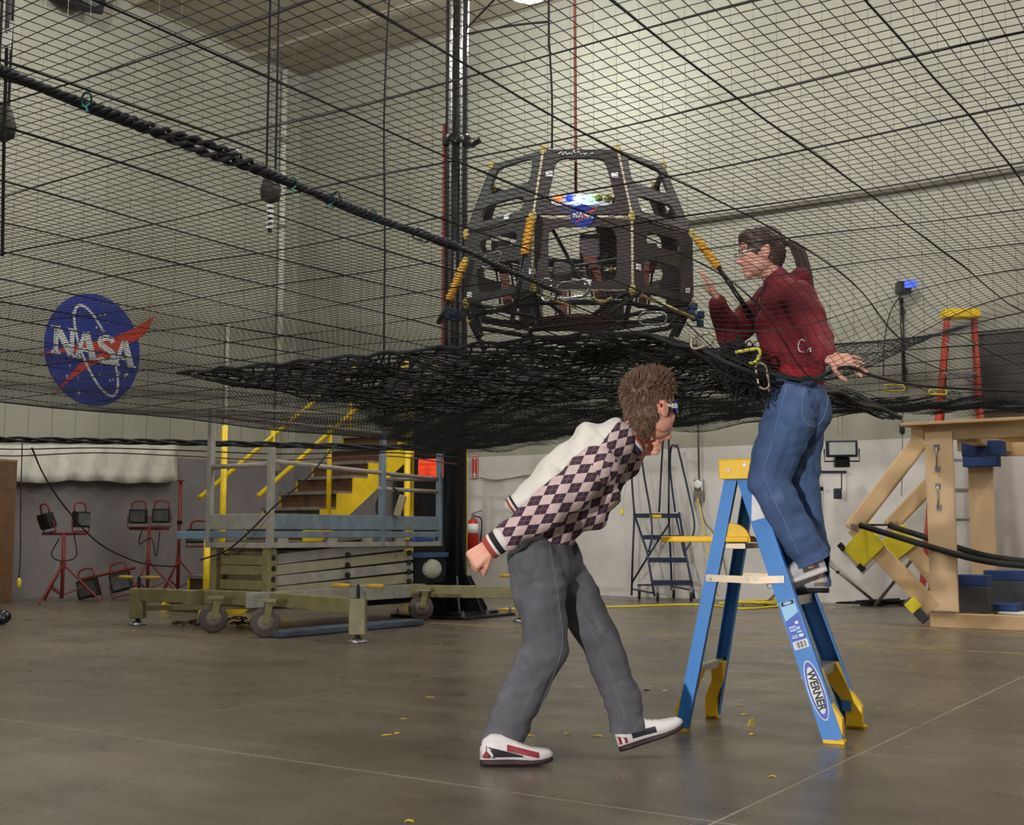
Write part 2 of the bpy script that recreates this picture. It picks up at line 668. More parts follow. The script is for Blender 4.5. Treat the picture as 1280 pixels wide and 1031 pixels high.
def emblem(M, r, parent, zs=0.004, detail=True):
    n = 48
    disc = MB().prism([(r * math.cos(2 * math.pi * k / n), r * math.sin(2 * math.pi * k / n)) for k in range(n)], 0, zs, M)
    disc.build('emblem_disc', M_eblue, parent)
    mb = MB()
    up = [(-1.10, -0.20), (-0.2, 0.08), (0.35, 0.26), (0.85, 0.50), (1.30, 0.80), (1.10, 0.42), (0.68, 0.16), (0.28, 0.02), (-0.4, -0.10)]
    lo = [(-0.80, -0.90), (-0.30, -0.30), (0.25, 0.02), (0.72, 0.22), (0.40, -0.06), (-0.10, -0.32), (-0.45, -0.58)]
    for poly, k in ((up, 2.0), (lo, 1.9)):
        mb.prism([(x * r, y * r) for x, y in poly], zs * 0.2, zs * k, M)
    mb.build('red_wing', M_ered, parent)
    for ch, x in (('N', -0.84), ('A', -0.40), ('S', 0.04), ('A', 0.42)):
        k = MB()
        letter(k, ch, x * r, (-0.20 - 0.05 * x) * r, 0.46 * r, 0.44 * r, 0.105 * r, zs, zs * 3, M)
        k.build('letter', M_ewhite, parent)
    if detail:
        el = []
        for k in range(41):
            t = math.radians(-70 + 360 * k / 40 * 0.93)
            x, y = 0.86 * math.cos(t), 0.30 * math.sin(t)
            ca, sa = math.cos(math.radians(118)), math.sin(math.radians(118))
            el.append(((x * ca - y * sa + 0.05) * r, (x * sa + y * ca - 0.02) * r))
        e = MB()
        stroke(e, el, 0.045 * r, zs, zs * 2.5, M)
        e.build('orbit_ring', M_ewhite, parent)
        rnd = random.Random(4)
        st = MB()
        for k in range(26):
            t, q = rnd.random() * 6.28, 0.35 + 0.55 * rnd.random()
            s_ = 0.020 + 0.026 * rnd.random()
            x, y = q * math.cos(t), q * math.sin(t)
            if abs(y) < 0.34:
                continue
            st.prism([((x + s_ * dx) * r, (y + s_ * dy) * r) for dx, dy in ((1, 0), (0.25, 0.25), (0, 1), (-0.25, 0.25), (-1, 0), (-0.25, -0.25), (0, -1), (0.25, -0.25))],
                     zs, zs * 2, M)
        o = st.build('stars', M_ewhite, parent)
        o['kind'] = 'stuff'


c = WL(117, 437, 0.003)
rad = (WL(117, 367).z - WL(117, 507).z) / 2
er = thing('wall_emblem', c, 'large round blue emblem with white letters and red wing painted on wall', 'emblem')
emblem(MX(c, EY, EZ), rad, er, 0.006)

# white cloth strip hanging low on the left wall
M_cloth = mat('white_cloth', (205, 203, 192), 0.85, bump=0.3, bscale=30)
mb = MB()
n = 46
vs, fs = [], []
for i in range(n + 1):
    px = -40 + 262 * i / n
    for k in range(5):
        yb = 602 + 1.6 * math.sin(px * 0.045) + 0.8 * math.sin(px * 0.13)
        if px < 30:
            yb -= (30 - px) * 0.22
        py = 556 + (yb - 556) * k / 4
        q = WL(px, py, 0.10 + 0.035 * math.sin(px * 0.21 + k * 0.9) + 0.02 * k)
        vs.append(q)
for i in range(n):
    for k in range(4):
        fs.append((i * 5 + k, (i + 1) * 5 + k, (i + 1) * 5 + k + 1, i * 5 + k + 1))
mb.add(vs, fs)
o = mb.build('cloth_strip', M_cloth, smooth=True)
md = o.modifiers.new('thick', 'SOLIDIFY')
md.thickness = 0.012
tag(o, 'long white cloth strip hanging along the wall below the emblem', 'cloth')

# brown board standing at the left wall
bq = thing('board_panel', G(4, 766), 'tall brown board leaning at the far left wall', 'board')
p0, p1 = WL(-60, 764, 0.5), WL(13, 757, 0.5)
mb = MB()
mb.beam(V((p0.x, p0.y, 0.89)), V((p1.x, p1.y, 0.89)), 0.05, 1.78)
mb.build('sheet', M_darkwood, bq, bevel=0.006)
MB().beam(V((p0.x, p0.y, 1.79)), V((p1.x, p1.y, 1.79)), 0.06, 0.03).build('edge_strip', mat('edge_wood', (140, 105, 70), 0.6), bq)

# ------------------------------------------------------------------ high-bay lamp in view, loudspeaker, black column
lp = P(661, -6, 15.2)
hb = thing('high_bay_lamp', V((lp.x, lp.y, lp.z)), 'glowing round high-bay lamp under the ceiling', 'lamp')
MB().lathe(lp, [(0.04, 0.50), (0.13, 0.42), (0.16, 0.25), (0.26, 0.02), (0.25, 0.0), (0.14, 0.24), (0.04, 0.30)], n=24).build('reflector', M_alu, hb, True)
MB().tube([lp + EZ * 0.5, V((lp.x, lp.y, CEIL))], 0.015, 6).build('suspension_rod', M_steel, hb)
MB().ell(lp + EZ * 0.06, (0.13, 0.13, 0.17)).build('bulb', mat('bulb_glow', (255, 250, 235), 0.5, emit=(255, 250, 230), es=120), hb, True)
light('high_bay_glow', 'POINT', lp - EZ * 0.18, 205, (0.97, 1.0, 1.0), 0.15)

sp = WL(97, -16, 0.35)
sr = thing('loudspeaker', sp, 'black wedge-shaped loudspeaker hung high on the left wall', 'loudspeaker')
Ms = Matrix.Translation(sp) @ RM @ Matrix.Rotation(math.radians(18), 4, 'Y')
MB(Ms).prism([(-0.22, -0.30), (0.16, -0.34), (0.22, 0.34), (-0.22, 0.30)], -0.26, 0.42).build('cabinet', M_blackmat, sr, bevel=0.02)
MB(Ms).box((0.215, 0.0, 0.06), (0.02, 0.5, 0.5)).build('grille', M_black, sr)
MB().beam(sp - EX * 0.2, sp - EX * 0.36 + EZ * 0.1, 0.08, 0.08).build('bracket', M_blackmat, sr)

# column
pc = RV(-7.6, 10.19)
cr = thing('column_post', pc, 'tall black steel column with a bolted gusseted base', 'column')
MB().lathe(pc, [(0.125, 0.03), (0.125, CEIL)], n=28).build('shaft', M_black, cr, True)
Mc = Matrix.Translation(pc) @ RM
MB(Mc).box((0, 0, 0.015), (0.95, 0.95, 0.03)).build('base_plate', M_black, cr, bevel=0.004)
MB(Mc).box((0, 0, 0.045), (0.66, 0.66, 0.03)).build('upper_plate', M_black, cr, bevel=0.004)
for k in range(8):
    Mg = Mc @ Matrix.Rotation(k * math.pi / 4, 4, 'Z') @ MX((0, 0, 0), (1, 0, 0), (0, 0, 1))
    MB(Mg).prism([(0.12, 0.06), (0.36, 0.06), (0.34, 0.10), (0.17, 0.42), (0.12, 0.42)], -0.01, 0.01).build('gusset', M_black, cr)
for sx in (-1, 1):
    for sy in (-1, 0, 1):
        MB(Mc).lathe((sx * 0.42, sy * 0.42, 0.03), [(0.022, 0), (0.022, 0.03), (0.012, 0.03), (0.012, 0.06)], n=6).build('anchor_bolt', M_steel, cr)
# conduits up the column
for dx, r, mm, nm in ((-0.135, 0.022, mat('faded_red_rope', (150, 80, 75), 0.7), 'rope'), (-0.06, 0.018, M_steel, 'conduit'), (0.05, 0.018, M_steel, 'conduit')):
    dy = -0.02 if nm == 'rope' else -0.125
    a = pc + V((dx, dy, 0))
    MB().tube([a + EZ * (1.75 if nm == 'rope' else 2.6), a + EZ * (5.3 if nm == 'rope' else CEIL)], r, 8).build(nm, mm, cr, True)
for z in (3.1, 5.05):
    MB().lathe((pc.x, pc.y, z), [(0.15, 0), (0.16, 0.02), (0.16, 0.10), (0.15, 0.12)], n=24).build('collar', M_black, cr, True)
MB().tube([pc + V((0.15, -0.02, 5.05)), pc + V((0.26, -0.04, 5.12))], 0.03, 6).build('hook', M_black, cr)

# ------------------------------------------------------------------ fire extinguisher, its sign, orange box
M_fire = mat('extinguisher_red', (190, 35, 30), 0.3)
fq = WB(591, 668, 0.12)
fe = thing('fire_extinguisher', V((fq.x, fq.y, fq.z - 0.28)), 'red fire extinguisher hung on the wall beside the column', 'extinguisher')
MB().lathe((fq.x, fq.y, fq.z - 0.28), [(0.05, 0), (0.085, 0.03), (0.085, 0.42), (0.06, 0.49), (0.03, 0.52)], n=16).build('cylinder', M_fire, fe, True)
MB().lathe((fq.x, fq.y, fq.z + 0.02), [(0.087, 0), (0.087, 0.14)], n=16).build('label_band', M_white, fe, True)
MB().box((fq.x, fq.y, fq.z + 0.27), (0.05, 0.05, 0.07)).build('valve', M_black, fe)
MB().beam(V((fq.x - 0.02, fq.y, fq.z + 0.31)), V((fq.x + 0.14, fq.y, fq.z + 0.36)), 0.03, 0.015).build('lever', M_black, fe)
MB().tube(catmull([V((fq.x + 0.02, fq.y, fq.z + 0.28)), V((fq.x + 0.13, fq.y, fq.z + 0.22)), V((fq.x + 0.12, fq.y, fq.z - 0.1))]), 0.012, 6).build('hose', M_rubber, fe, True)

sq = WB(593.5, 583, 0.02)
sg = thing('extinguisher_sign', sq, 'narrow red and white fire extinguisher sign on the wall', 'sign')
hh = WB(593.5, 568).z - WB(593.5, 597).z
Mq = MX(sq, EX, EZ)
MB(Mq).box((0, 0, 0), (0.12, hh, 0.012)).build('plate', M_fire, sg)
MB(Mq).ring([(-0.055, -hh * .48), (0.055, -hh * .48), (0.055, hh * .48), (-0.055, hh * .48)], [(-0.047, -hh * .45), (0.047, -hh * .45), (0.047, hh * .45), (-0.047, hh * .45)], 0.005, 0.009).build('border', M_white, sg)
text('lettering', 'FIRE', 0.042, Mq @ Matrix.Translation((0, hh * 0.36, 0.007)), M_white, sg)
text('lettering', 'EXTINGUISHER', 0.034, Mq @ Matrix.Translation((0, 0.02, 0.007)) @ Matrix.Rotation(math.pi / 2, 4, 'Z'), M_white, sg)
MB(Mq).prism([(0, -hh * .45), (0.035, -hh * .34), (0.014, -hh * .34), (0.014, -hh * .28), (-0.014, -hh * .28), (-0.014, -hh * .34), (-0.035, -hh * .34)], 0.006, 0.009).build('arrow', M_white, sg)

oc = P(539, 586, 13.9)
ob = thing('orange_box', oc - EZ * 0.13, 'glowing orange-red box in the dark doorway behind the lift', 'box')
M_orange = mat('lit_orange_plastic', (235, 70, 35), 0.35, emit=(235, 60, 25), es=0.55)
MB(Matrix.Translation(oc) @ RM).box((0, 0, 0), (0.27, 0.16, 0.22)).build('shell', M_orange, ob, bevel=0.015)
for z in (-0.06, 0.0, 0.06):
    MB(Matrix.Translation(oc) @ RM).box((0, -0.083, z), (0.25, 0.012, 0.012)).build('rib', mat('pale_orange', (240, 120, 80), 0.4), ob)
MB().tube([oc + EZ * 0.1, oc + V((0.05, 0.1, 0.5)), V((pc.x, pc.y - 0.12, 2.4))], 0.006, 5).build('hanging_wire', M_cord, ob)

# grey wire sagging on the wall behind the man
q0, q1 = WB(600, 597, 0.02), WB(660, 594, 0.02)
tag(MB().tube(catmull([q0, WB(618, 600, 0.02), WB(636, 598, 0.02), q1, WB(700, 592, 0.02)]), 0.008, 5).build('wall_wire', M_pipe_g, smooth=True),
    'thin grey wire sagging along the wall beside the fire sign', 'wire')

# ------------------------------------------------------------------ outlet box with conduit on the back wall
q = WB(874, 611, 0.05)
ol = thing('outlet_box', q, 'grey power outlet with round twist-lock socket and yellow plug on wall', 'outlet')
Mq = MX(q, EX, EZ)
s_ = 16.5 / F
MB(Mq).box((0, 0.05, 0), (0.12, 0.16, 0.08)).build('socket_plate', M_steel, ol, bevel=0.006)
MB(Mq).lathe((0, 0.06, 0.04), [(0.055, 0), (0.055, 0.02), (0.035, 0.03)], (0, 0, 1)).build('socket', M_white, ol)
MB(Mq).box((0, -0.1, 0), (0.13, 0.14, 0.1)).build('junction_box', M_pipe_g, ol, bevel=0.006)
top = WB(874, 520, 0.04)
MB().tube([q + EZ * 0.12, V((q.x, q.y, 3.6))], 0.014, 6).build('conduit', M_pipe_g, ol, True)
MB().tube(catmull([q - EZ * 0.1 - EY * 0.06, WB(880, 650, 0.10), WB(893, 668, 0.14), WB(903, 692, 0.2), WB(912, 742, 0.25)]), 0.012, 6).build('cord', mat('grey_cord', (130, 122, 96), 0.6), ol, True)
MB().tube(catmull([q - EZ * 0.14 - EY * 0.07, WB(876, 640, 0.14), WB(885, 690, 0.2), WB(898, 745, 0.3)]), 0.010, 6).build('yellow_cord', mat('yellow_cord', (220, 200, 60), 0.5), ol, True)

# yellow extension cord lying along the wall
M_ycord = mat('yellow_cord', (220, 200, 60), 0.5)
pts = [G(622, 763), G(700, 761), G(780, 759.5), G(850, 757), G(890, 758), G(930, 762), G(985, 758)]
tag(MB().tube([p + EZ * 0.014 for p in catmull(pts)], 0.013, 6).build('extension_cord', M_ycord, smooth=True),
    'long yellow extension cord lying straight along the floor', 'cord')
rnd = random.Random(3)
pts = []
for k in range(26):
    t = k * 1.15
    cpt = G(948, 757)
    pts.append(cpt + V((0.55 * math.cos(t) * (0.4 + 0.6 * rnd.random()), 0.35 * math.sin(t * 1.07) * (0.4 + 0.6 * rnd.random()), 0.015 + 0.05 * rnd.random())))
tag(MB().tube(catmull(pts, 5), 0.012, 5).build('coiled_cord', M_ycord, smooth=True), 'loosely coiled yellow cord on the floor behind the blue stepladder', 'cord')
pts = []
for k in range(34):
    t = k * 1.3
    cpt = G(1118, 757)
    pts.append(cpt + V((0.75 * math.cos(t) * (0.3 + 0.7 * rnd.random()), 0.22 * math.sin(t * 1.07) * (0.4 + 0.6 * rnd.random()), 0.015 + 0.06 * rnd.random())))
tag(MB().tube(catmull(pts, 5), 0.013, 5).build('cord_tangle', M_cord, smooth=True), 'tangle of dark cords at the wall beside the wooden frame', 'cord')

# blue and white charger box on the floor at the wall
cq = G(787, 742)
cb = thing('charger_box', cq, 'small blue box with white end lying at the wall', 'box')
Mq = Matrix.Translation(cq) @ RM
MB(Mq).box((-0.16, 0, 0.07), (0.17, 0.2, 0.13)).build('case', mat('navy_plastic', (34, 44, 88), 0.4), cb, bevel=0.015)
MB(Mq).box((0.10, 0, 0.07), (0.28, 0.18, 0.11)).build('sleeve', mat('pale_sleeve', (200, 205, 214), 0.5), cb, bevel=0.01)
MB(Mq).box((0.05, 0.10, 0.17), (0.24, 0.12, 0.10)).build('carton', mat('grey_carton', (160, 150, 138), 0.7), cb, bevel=0.008)

# ------------------------------------------------------------------ dark blue rolling ladder
M_navy = mat('navy_paint', (30, 38, 66), 0.35, var=0.15)
lo = (G(795, 745) + G(868, 748)) / 2
rl = thing('rolling_ladder', G(830, 751), 'dark blue rolling warehouse ladder with handrails and casters', 'ladder')
Y0 = 15.6


def Q(px, py, dy=0.0):
    return P(px, py, Y0 + dy)


stepsQ = [((793, 643), (849, 641)), ((804, 670), (855, 668)), ((811, 698.5), (859, 697)), ((816, 727), (866, 725))]
for k, ((ax, ay), (bx, by)) in enumerate(stepsQ):
    dy = 0.42 - 0.2 * k
    a, b = Q(ax, ay, dy), Q(bx, by, dy)
    b.z = a.z
    o = MB()
    o.beam((a + b) / 2 - (b - a) / 2 + V((0, 0.11, 0)), (a + b) / 2 + (b - a) / 2 + V((0, 0.11, 0)), 0.22, 0.03)
    o.box((a + b) / 2 + V((0, 0, -0.02)), ((b - a).length, 0.02, 0.05))
    st = o.build('step', M_navy, rl)
    if k == 0:
        MB().box((a + b) / 2 + V((-0.02, -0.013, -0.02)), (0.16, 0.006, 0.035)).build('step_label', M_yellow, st)
# side rails, front legs and rear legs
for pts, r in (([Q(793, 643, .42), Q(809, 690, .05), Q(818, 745, -.25)], .016), ([Q(849, 641, .42), Q(857, 690, .05), Q(868, 748, -.25)], .016),
               ([Q(793, 643, .5), Q(791, 690, .5), Q(789.5, 744, .5)], .015), ([Q(836, 642, .5), Q(838, 690, .5), Q(840, 738, .5)], .015),
               ([Q(790, 728, .5), Q(809, 697, .1), Q(836, 655, .42)], .014), ([Q(845, 645, .45), Q(856, 695, .1)], .014)):
    MB().tube(pts, r, 8).build('rail', M_navy, rl, True)
for pts in ([Q(811, 690, .05), Q(815, 668, .1), Q(813, 640, .3), Q(806, 600, .35), Q(801, 568, .4), Q(796, 562, .4), Q(791, 566, .45), Q(790, 600, .5), Q(793, 643, .5)],
            [Q(856, 690, .05), Q(864, 675, .1), Q(868, 655, .15), Q(862, 622, .3), Q(848, 562, .4), Q(845, 558, .45), Q(839, 559, .5), Q(838, 590, .5), Q(844, 640, .5)],
            [Q(824, 640, .5), Q(829, 550, .5), Q(834, 548, .5), Q(836, 555, .5), Q(836, 642, .5)]):
    MB().tube(catmull(pts, 5), 0.014, 8).build('handrail', M_navy, rl, True)
for a, b in ((Q(790, 736, .5), Q(815, 741, -.2)), (Q(838, 732, .5), Q(866, 738, -.2)), (Q(797, 731, .3), Q(860, 730, -.1))):
    MB().tube([a, b], 0.013, 6).build('base_bar', M_navy, rl)
for px, py, dy in ((799, 743, .3), (822, 750, -.25), (842, 742, .45), (864, 748, -.22)):
    c_ = Q(px, py, dy)
    c_.z = 0.062
    o = MB().lathe(c_ - V((0.015, 0, 0)), [(0.02, 0), (0.06, 0.002), (0.06, 0.028), (0.02, 0.03)], (1, 0, 0), 16).build('caster', M_rubber, rl, True)
    MB().beam(c_ + EZ * 0.0, c_ + EZ * 0.13, 0.045, 0.02).build('caster_fork', M_steel, o)

# ------------------------------------------------------------------ scissor lift
M_olive = mat('olive_paint', (128, 122, 82), 0.5, var=0.2, stain=(88, 70, 48), sscale=6, sthr=0.62)
M_greywhite = mat('worn_pale_paint', (150, 148, 138), 0.55, var=0.18, stain=(104, 96, 84), sscale=5, sthr=0.6)
M_bluegrey = mat('worn_blue_paint', (112, 128, 140), 0.5, var=0.2, stain=(122, 88, 62), sscale=6, sthr=0.58)
M_rail = mat('worn_rail', (150, 140, 128), 0.5, var=0.25, stain=(110, 70, 52), sscale=9, sthr=0.55)
K = G(335, 790)
LM = Matrix.Translation(K) @ RM @ Matrix.Rotation(0, 4, 'Z')
# local axes: x along the short side (towards -x = left-away), y along the long side (away to the right)
LL, LW = 2.45, 0.78
sl = thing('scissor_lift', LM @ V((-LW / 2, LL / 2, 0)), 'worn blue and olive scissor lift table on casters in front of stairs', 'lift')


def lb(name, c, size, m, par=None, bevel=0.006):
    return MB(LM).box(c, size).build(name, m, par or sl, bevel=bevel)


zt, zm, zb = 1.035, 0.885, 0.73
lb('deck', (-LW / 2, LL / 2, 0.95), (LW - 0.06, LL - 0.06, 0.10), M_bluegrey)
# upper toe boards and lower channel rails on the two near sides and the far ones
for nm, z0, z1, mm in (('toe_board', zm + 0.01, zt, M_bluegrey), ('channel_rail', zb + 0.09, zm - 0.005, M_bluegrey), ('lower_rail', zb, zb + 0.05, M_greywhite)):
    zc, hz = (z0 + z1) / 2, z1 - z0
    lb(nm, (0.0, LL / 2, zc), (0.05, LL, hz), mm)
    lb(nm, (-LW, LL / 2, zc), (0.05, LL, hz), mm)
    lb(nm, (-LW / 2, 0.0, zc), (LW, 0.05, hz), mm if nm != 'toe_board' else M_greywhite)
    lb(nm, (-LW / 2, LL, zc), (LW, 0.05, hz), mm)
for y in (0.15, 0.8, 1.3, 1.8, 2.3):
    lb('spacer', (0.0, y, zb + 0.07), (0.04, 0.12, 0.05), M_greywhite)
lb('blue_catch', (0.01, 2.15, zb + 0.07), (0.05, 0.35, 0.03), mat('catch_blue', (40, 80, 150), 0.5))
lb('side_arm', (-LW - 0.22, 0.02, 0.845), (0.42, 0.06, 0.07), mat('pale_blue_arm', (120, 150, 170), 0.5))
# railing posts and rails
posts = {(0, 0): 1.62, (-LW, 0): 2.02, (0, LL): 1.70, (0, LL * 0.62): 1.64, (-LW, LL): 2.0}
for (x, y), h in posts.items():
    col_ = M_greywhite if y == 0 else M_bluegrey
    MB(LM).box((x, y, (zb + h) / 2), (0.055, 0.055, h - zb)).build('post', col_, sl, bevel=0.006)
for a, b, r in (((0, 0, 1.50), (0, LL, 1.43), 0.021), ((0, LL * 0.6, 1.30), (0, LL, 1.30), 0.02), ((-LW, 0, 1.47), (0, 0, 1.47), 0.022),
                ((-LW, LL, 1.45), (0, LL, 1.43), 0.02), ((-LW, 0, 1.95), (-LW, LL, 1.95), 0.02), ((-LW, 0, 2.0), (0, 0.9, 2.0), 0.016)):
    MB(LM).tube([a, b], r, 8).build('guard_rail', M_rail, sl, True)
# scissor arms pack (long side, slightly fanned) and stacked cross channels at the short end
for i in range(4):
    y0, y1 = 0.03, LL - 0.38
    z0, z1 = 0.34 + 0.095 * i, 0.36 + 0.095 * i + 0.02 * i + 0.05
    MB(LM).beam((-0.06, y0, z0), (-0.06, y1, z1), 0.045, 0.088).build('scissor_arm', M_greywhite if i % 2 else mat('pale_olive', (150, 147, 122), 0.5, stain=(110, 90, 64), sscale=6, sthr=0.63), sl)
    MB(LM).beam((-LW + 0.06, y0, z0), (-LW + 0.06, y1, z1), 0.045, 0.088).build('scissor_arm', M_olive, sl)
for i, z in enumerate((0.40, 0.53, 0.62)):
    lb('cross_channel', (-LW / 2 + 0.02, 0.06, z), (LW - 0.22, 0.07, 0.085), M_olive)
lb('scissor_core', (-LW / 2, 1.0, 0.52), (LW - 0.3, 1.8, 0.36), M_olive)
for x in (-0.05, -LW + 0.06):
    lb('slide_block', (x, 0.05, 0.52), (0.08, 0.10, 0.42), M_olive)
for i in range(4):
    for y in (0.06, 1.05, 1.98):
        MB(LM).lathe((-0.03, y, 0.36 + 0.095 * i + 0.02 * y / 2), [(0.028, 0), (0.028, 0.02), (0.014, 0.028)], (1, 0, 0), 10).build('pivot_pin', M_blackmat, sl)
# base frame and outriggers
lb('base_rail', (0.02, 0.95, 0.285), (0.09, 2.4, 0.13), M_greywhite)
lb('base_rail', (-LW, 0.95, 0.285), (0.09, 2.4, 0.13), M_olive)
lb('base_rail', (-LW / 2, 0.0, 0.285), (LW, 0.09, 0.13), M_olive)
lb('base_rail', (-LW / 2, 2.1, 0.285), (LW, 0.09, 0.13), M_olive)


def outrigger(p0, p1, leg_h, name='outrigger'):
    o = MB().beam(p0, p1, 0.08, 0.12).build(name, M_olive, sl, bevel=0.006)
    e = p1
    MB().box((e.x, e.y, e.z - 0.08), (0.13, 0.13, 0.28)).build('leg_socket', M_olive, o, bevel=0.006)
    MB().tube([V((e.x, e.y, e.z - 0.2)), V((e.x, e.y, 0.03))], 0.022, 8).build('jack_screw', M_blackmat, o)
    MB().lathe((e.x, e.y, 0), [(0.085, 0), (0.085, 0.015), (0.03, 0.04)], n=14).build('foot_pad', M_steel, o, True)
    MB().tube([V((e.x, e.y, e.z + 0.02)), V((e.x, e.y, e.z + 0.17))], 0.015, 6).build('jack_stem', M_blackmat, o)
    g = EX * 0.22 + EY * 0.05
    MB().tube([V((e.x, e.y, e.z + 0.16)) - g, V((e.x, e.y, e.z + 0.16)) + g], 0.008, 6).build('crank_bar', M_steel, o, True)
    for s_ in (-1, 1):
        MB().tube([V((e.x, e.y, e.z + 0.16)) + g * (0.35 * s_), V((e.x, e.y, e.z + 0.16)) + g * s_], 0.017, 8).build('crank_grip', mat('dull_yellow', (190, 152, 44), 0.6), o, True)


zc = 0.285
nf = LM @ V((0.0, 0.0, zc))
e1 = G(447, 803)
e2 = G(172, 781)
e3 = G(652, 777)
outrigger(nf + EY * 0.02, V((e1.x, e1.y, zc)), 0.3)
outrigger(nf - EX * 0.03, V((e2.x, e2.y, zc)), 0.3)
outrigger(LM @ V((0.02, 1.9, zc)), V((e3.x, e3.y, zc)), 0.3)
MB().beam(V((e2.x, e2.y, 0.16)), V((e2.x, e2.y, 0.16)) + EY * 1.5 + EX * 1.4, 0.05, 0.05).build('tie_bar', M_olive, sl)
# casters


def caster(c, r, par, ang=0.6):
    ax = V((math.cos(ang), math.sin(ang), 0))
    c = V((c.x, c.y, r))
    w = MB().lathe(c - ax * 0.032, [(r * .3, 0), (r * .86, 0.0), (r, 0.012), (r, 0.052), (r * .86, 0.064), (r * .3, 0.064)], ax, 24).build('caster_wheel', mat('grey_tyre', (82, 76, 70), 0.7), par, True)
    MB().lathe(c - ax * 0.04, [(r * .28, 0), (r * .55, 0.002), (r * .55, 0.078), (r * .28, 0.08)], ax, 18).build('wheel_hub', mat('hub_grey', (120, 112, 104), 0.5), w, True)
    for s_ in (-1, 1):
        MB().beam(c + ax * 0.052 * s_, c + ax * 0.052 * s_ + EZ * (r + 0.05) + V((0.03, 0, 0)), 0.06, 0.012, up=ax).build('caster_fork', M_olive, w)
    MB().box(c + EZ * (r + 0.055) + V((0.03, 0, 0)), (0.14, 0.14, 0.02)).build('caster_plate', M_olive, w)


for px, py in ((266, 791), (331, 797), (526, 776)):
    caster(G(px, py), 0.125, sl, -1.25)
# motor and pump at the far end
mo = LM @ V((0.03, 2.28, 0.50))
MB().lathe(mo, [(0.10, 0), (0.10, 0.16), (0.07, 0.19)], -EY * 0.75 + EX * 0.65, 18).build('motor', M_greywhite, sl, True)
lb('pump_bracket', (-0.05, 2.28, 0.48), (0.30, 0.34, 0.25), M_blackmat)
lb('pump_cover', (0.0, 2.25, 0.64), (0.26, 0.40, 0.05), mat('cover_blue', (48, 72, 112), 0.5))
lb('chassis_tank', (-LW / 2, 1.6, 0.20), (0.5, 1.2, 0.1), M_blackmat)
# control pendant on a black hose
pq = P(500, 632, 12.0)
MB(Matrix.Translation(pq) @ Matrix.Rotation(math.radians(17), 4, 'Y')).box((0, 0, 0), (0.075, 0.07, 0.22)).build('pendant', mat('dirty_beige', (150, 138, 108), 0.6), sl, bevel=0.012)
MB().tube(catmull([pq + EZ * 0.10, P(492, 611, 12.0), P(478, 615, 12.0), P(471, 630, 12.0), P(472, 643, 12.0)]), 0.014, 7).build('pendant_hose', M_rubber, sl, True)

# rusty chain heap, blue bar and debris under the lift
M_chain = mat('rusty_chain', (86, 58, 44), 0.7, var=0.3)
c = G(278, 782)
rnd = random.Random(9)
mb = MB()
for k in range(44):
    t = k / 43
    x = -0.42 + 0.85 * t + 0.05 * rnd.uniform(-1, 1)
    q = c + V((x, 0.12 * math.sin(k * 1.9) * (0.3 + t), 0.02 + 0.05 * rnd.random() * (0.4 + t)))
    a = rnd.random() * 3.14
    d1 = V((math.cos(a), math.sin(a), rnd.uniform(-.3, .3))).normalized()
    d2 = d1.cross(EZ).normalized()
    mb.tube([q + d1 * 0.038 * math.cos(s) + d2 * 0.02 * math.sin(s) + EZ * 0.01 * math.sin(s) for s in [i * math.pi / 4 for i in range(8)]], 0.007, 5, closed=True)
tag(mb.build('chain_heap', M_chain, smooth=True), 'rusty chain heaped on the floor under the lift', 'chain')
a, b = G(340, 797), G(520, 781)
tag(MB().beam(a + EZ * 0.03, b + EZ * 0.03, 0.22, 0.05).build('blue_mat_strip', mat('faded_blue', (70, 82, 96), 0.7, stain=(80, 76, 70)), bevel=0.01),
    'flat faded blue strip on the floor under the lift', 'mat')

# ------------------------------------------------------------------ yellow stairs behind the lift
M_tread = mat('grey_tread', (118, 112, 104), 0.7, var=0.2)
M_riser = mat('brown_riser', (92, 66, 42), 0.7, var=0.25)
S6 = P(402, 633, 14.2)
rise, run, SW = (S6.z) / 6, 0.285, 0.95
s0 = S6 - EY * run * 6 - EZ * S6.z
SM = Matrix.Translation(s0) @ RM        # y up the stair, x negative across the width
stt = thing('yellow_stairs', SM @ V((-SW / 2, 1.5, 0)), 'yellow steel stairs with grey treads and brown risers behind the lift', 'stairs')
NS = 11
for k in range(1, NS + 1):
    MB(SM).box((-SW / 2, run * k + 0.11, rise * k - 0.02), (SW - 0.02, run + 0.04, 0.04)).build('tread', M_tread, stt)
    MB(SM).box((-SW / 2, run * k, rise * (k - 0.5) - 0.02), (SW - 0.04, 0.02, rise - 0.03)).build('riser', M_riser, stt)
for x in (0.0, -SW):
    poly = [(run * 1 - 0.12, 0.0), (run * 1 + 0.22, 0.0), (run * (NS + 1), rise * NS - 0.28), (run * (NS + 1), rise * NS - 0.03)]
    for k in range(NS, 0, -1):
        poly += [(run * k - 0.02, rise * k - 0.03), (run * k - 0.02, rise * (k - 1) - 0.03 if k > 1 else 0.02)]
    poly = poly[:-1] + [(run * 1 - 0.12, 0.05)]
    MS = SM @ MX((x, 0, 0), (0, 1, 0), (0, 0, 1))
    MB(MS).prism(poly, -0.012, 0.012).build('stringer', M_yellow, stt)
yt = run * (NS + 1)
MB(SM).box((-SW / 2, yt + 0.6, rise * NS - 0.02), (SW + 0.05, 1.2, 0.05)).build('platform', M_tread, stt)
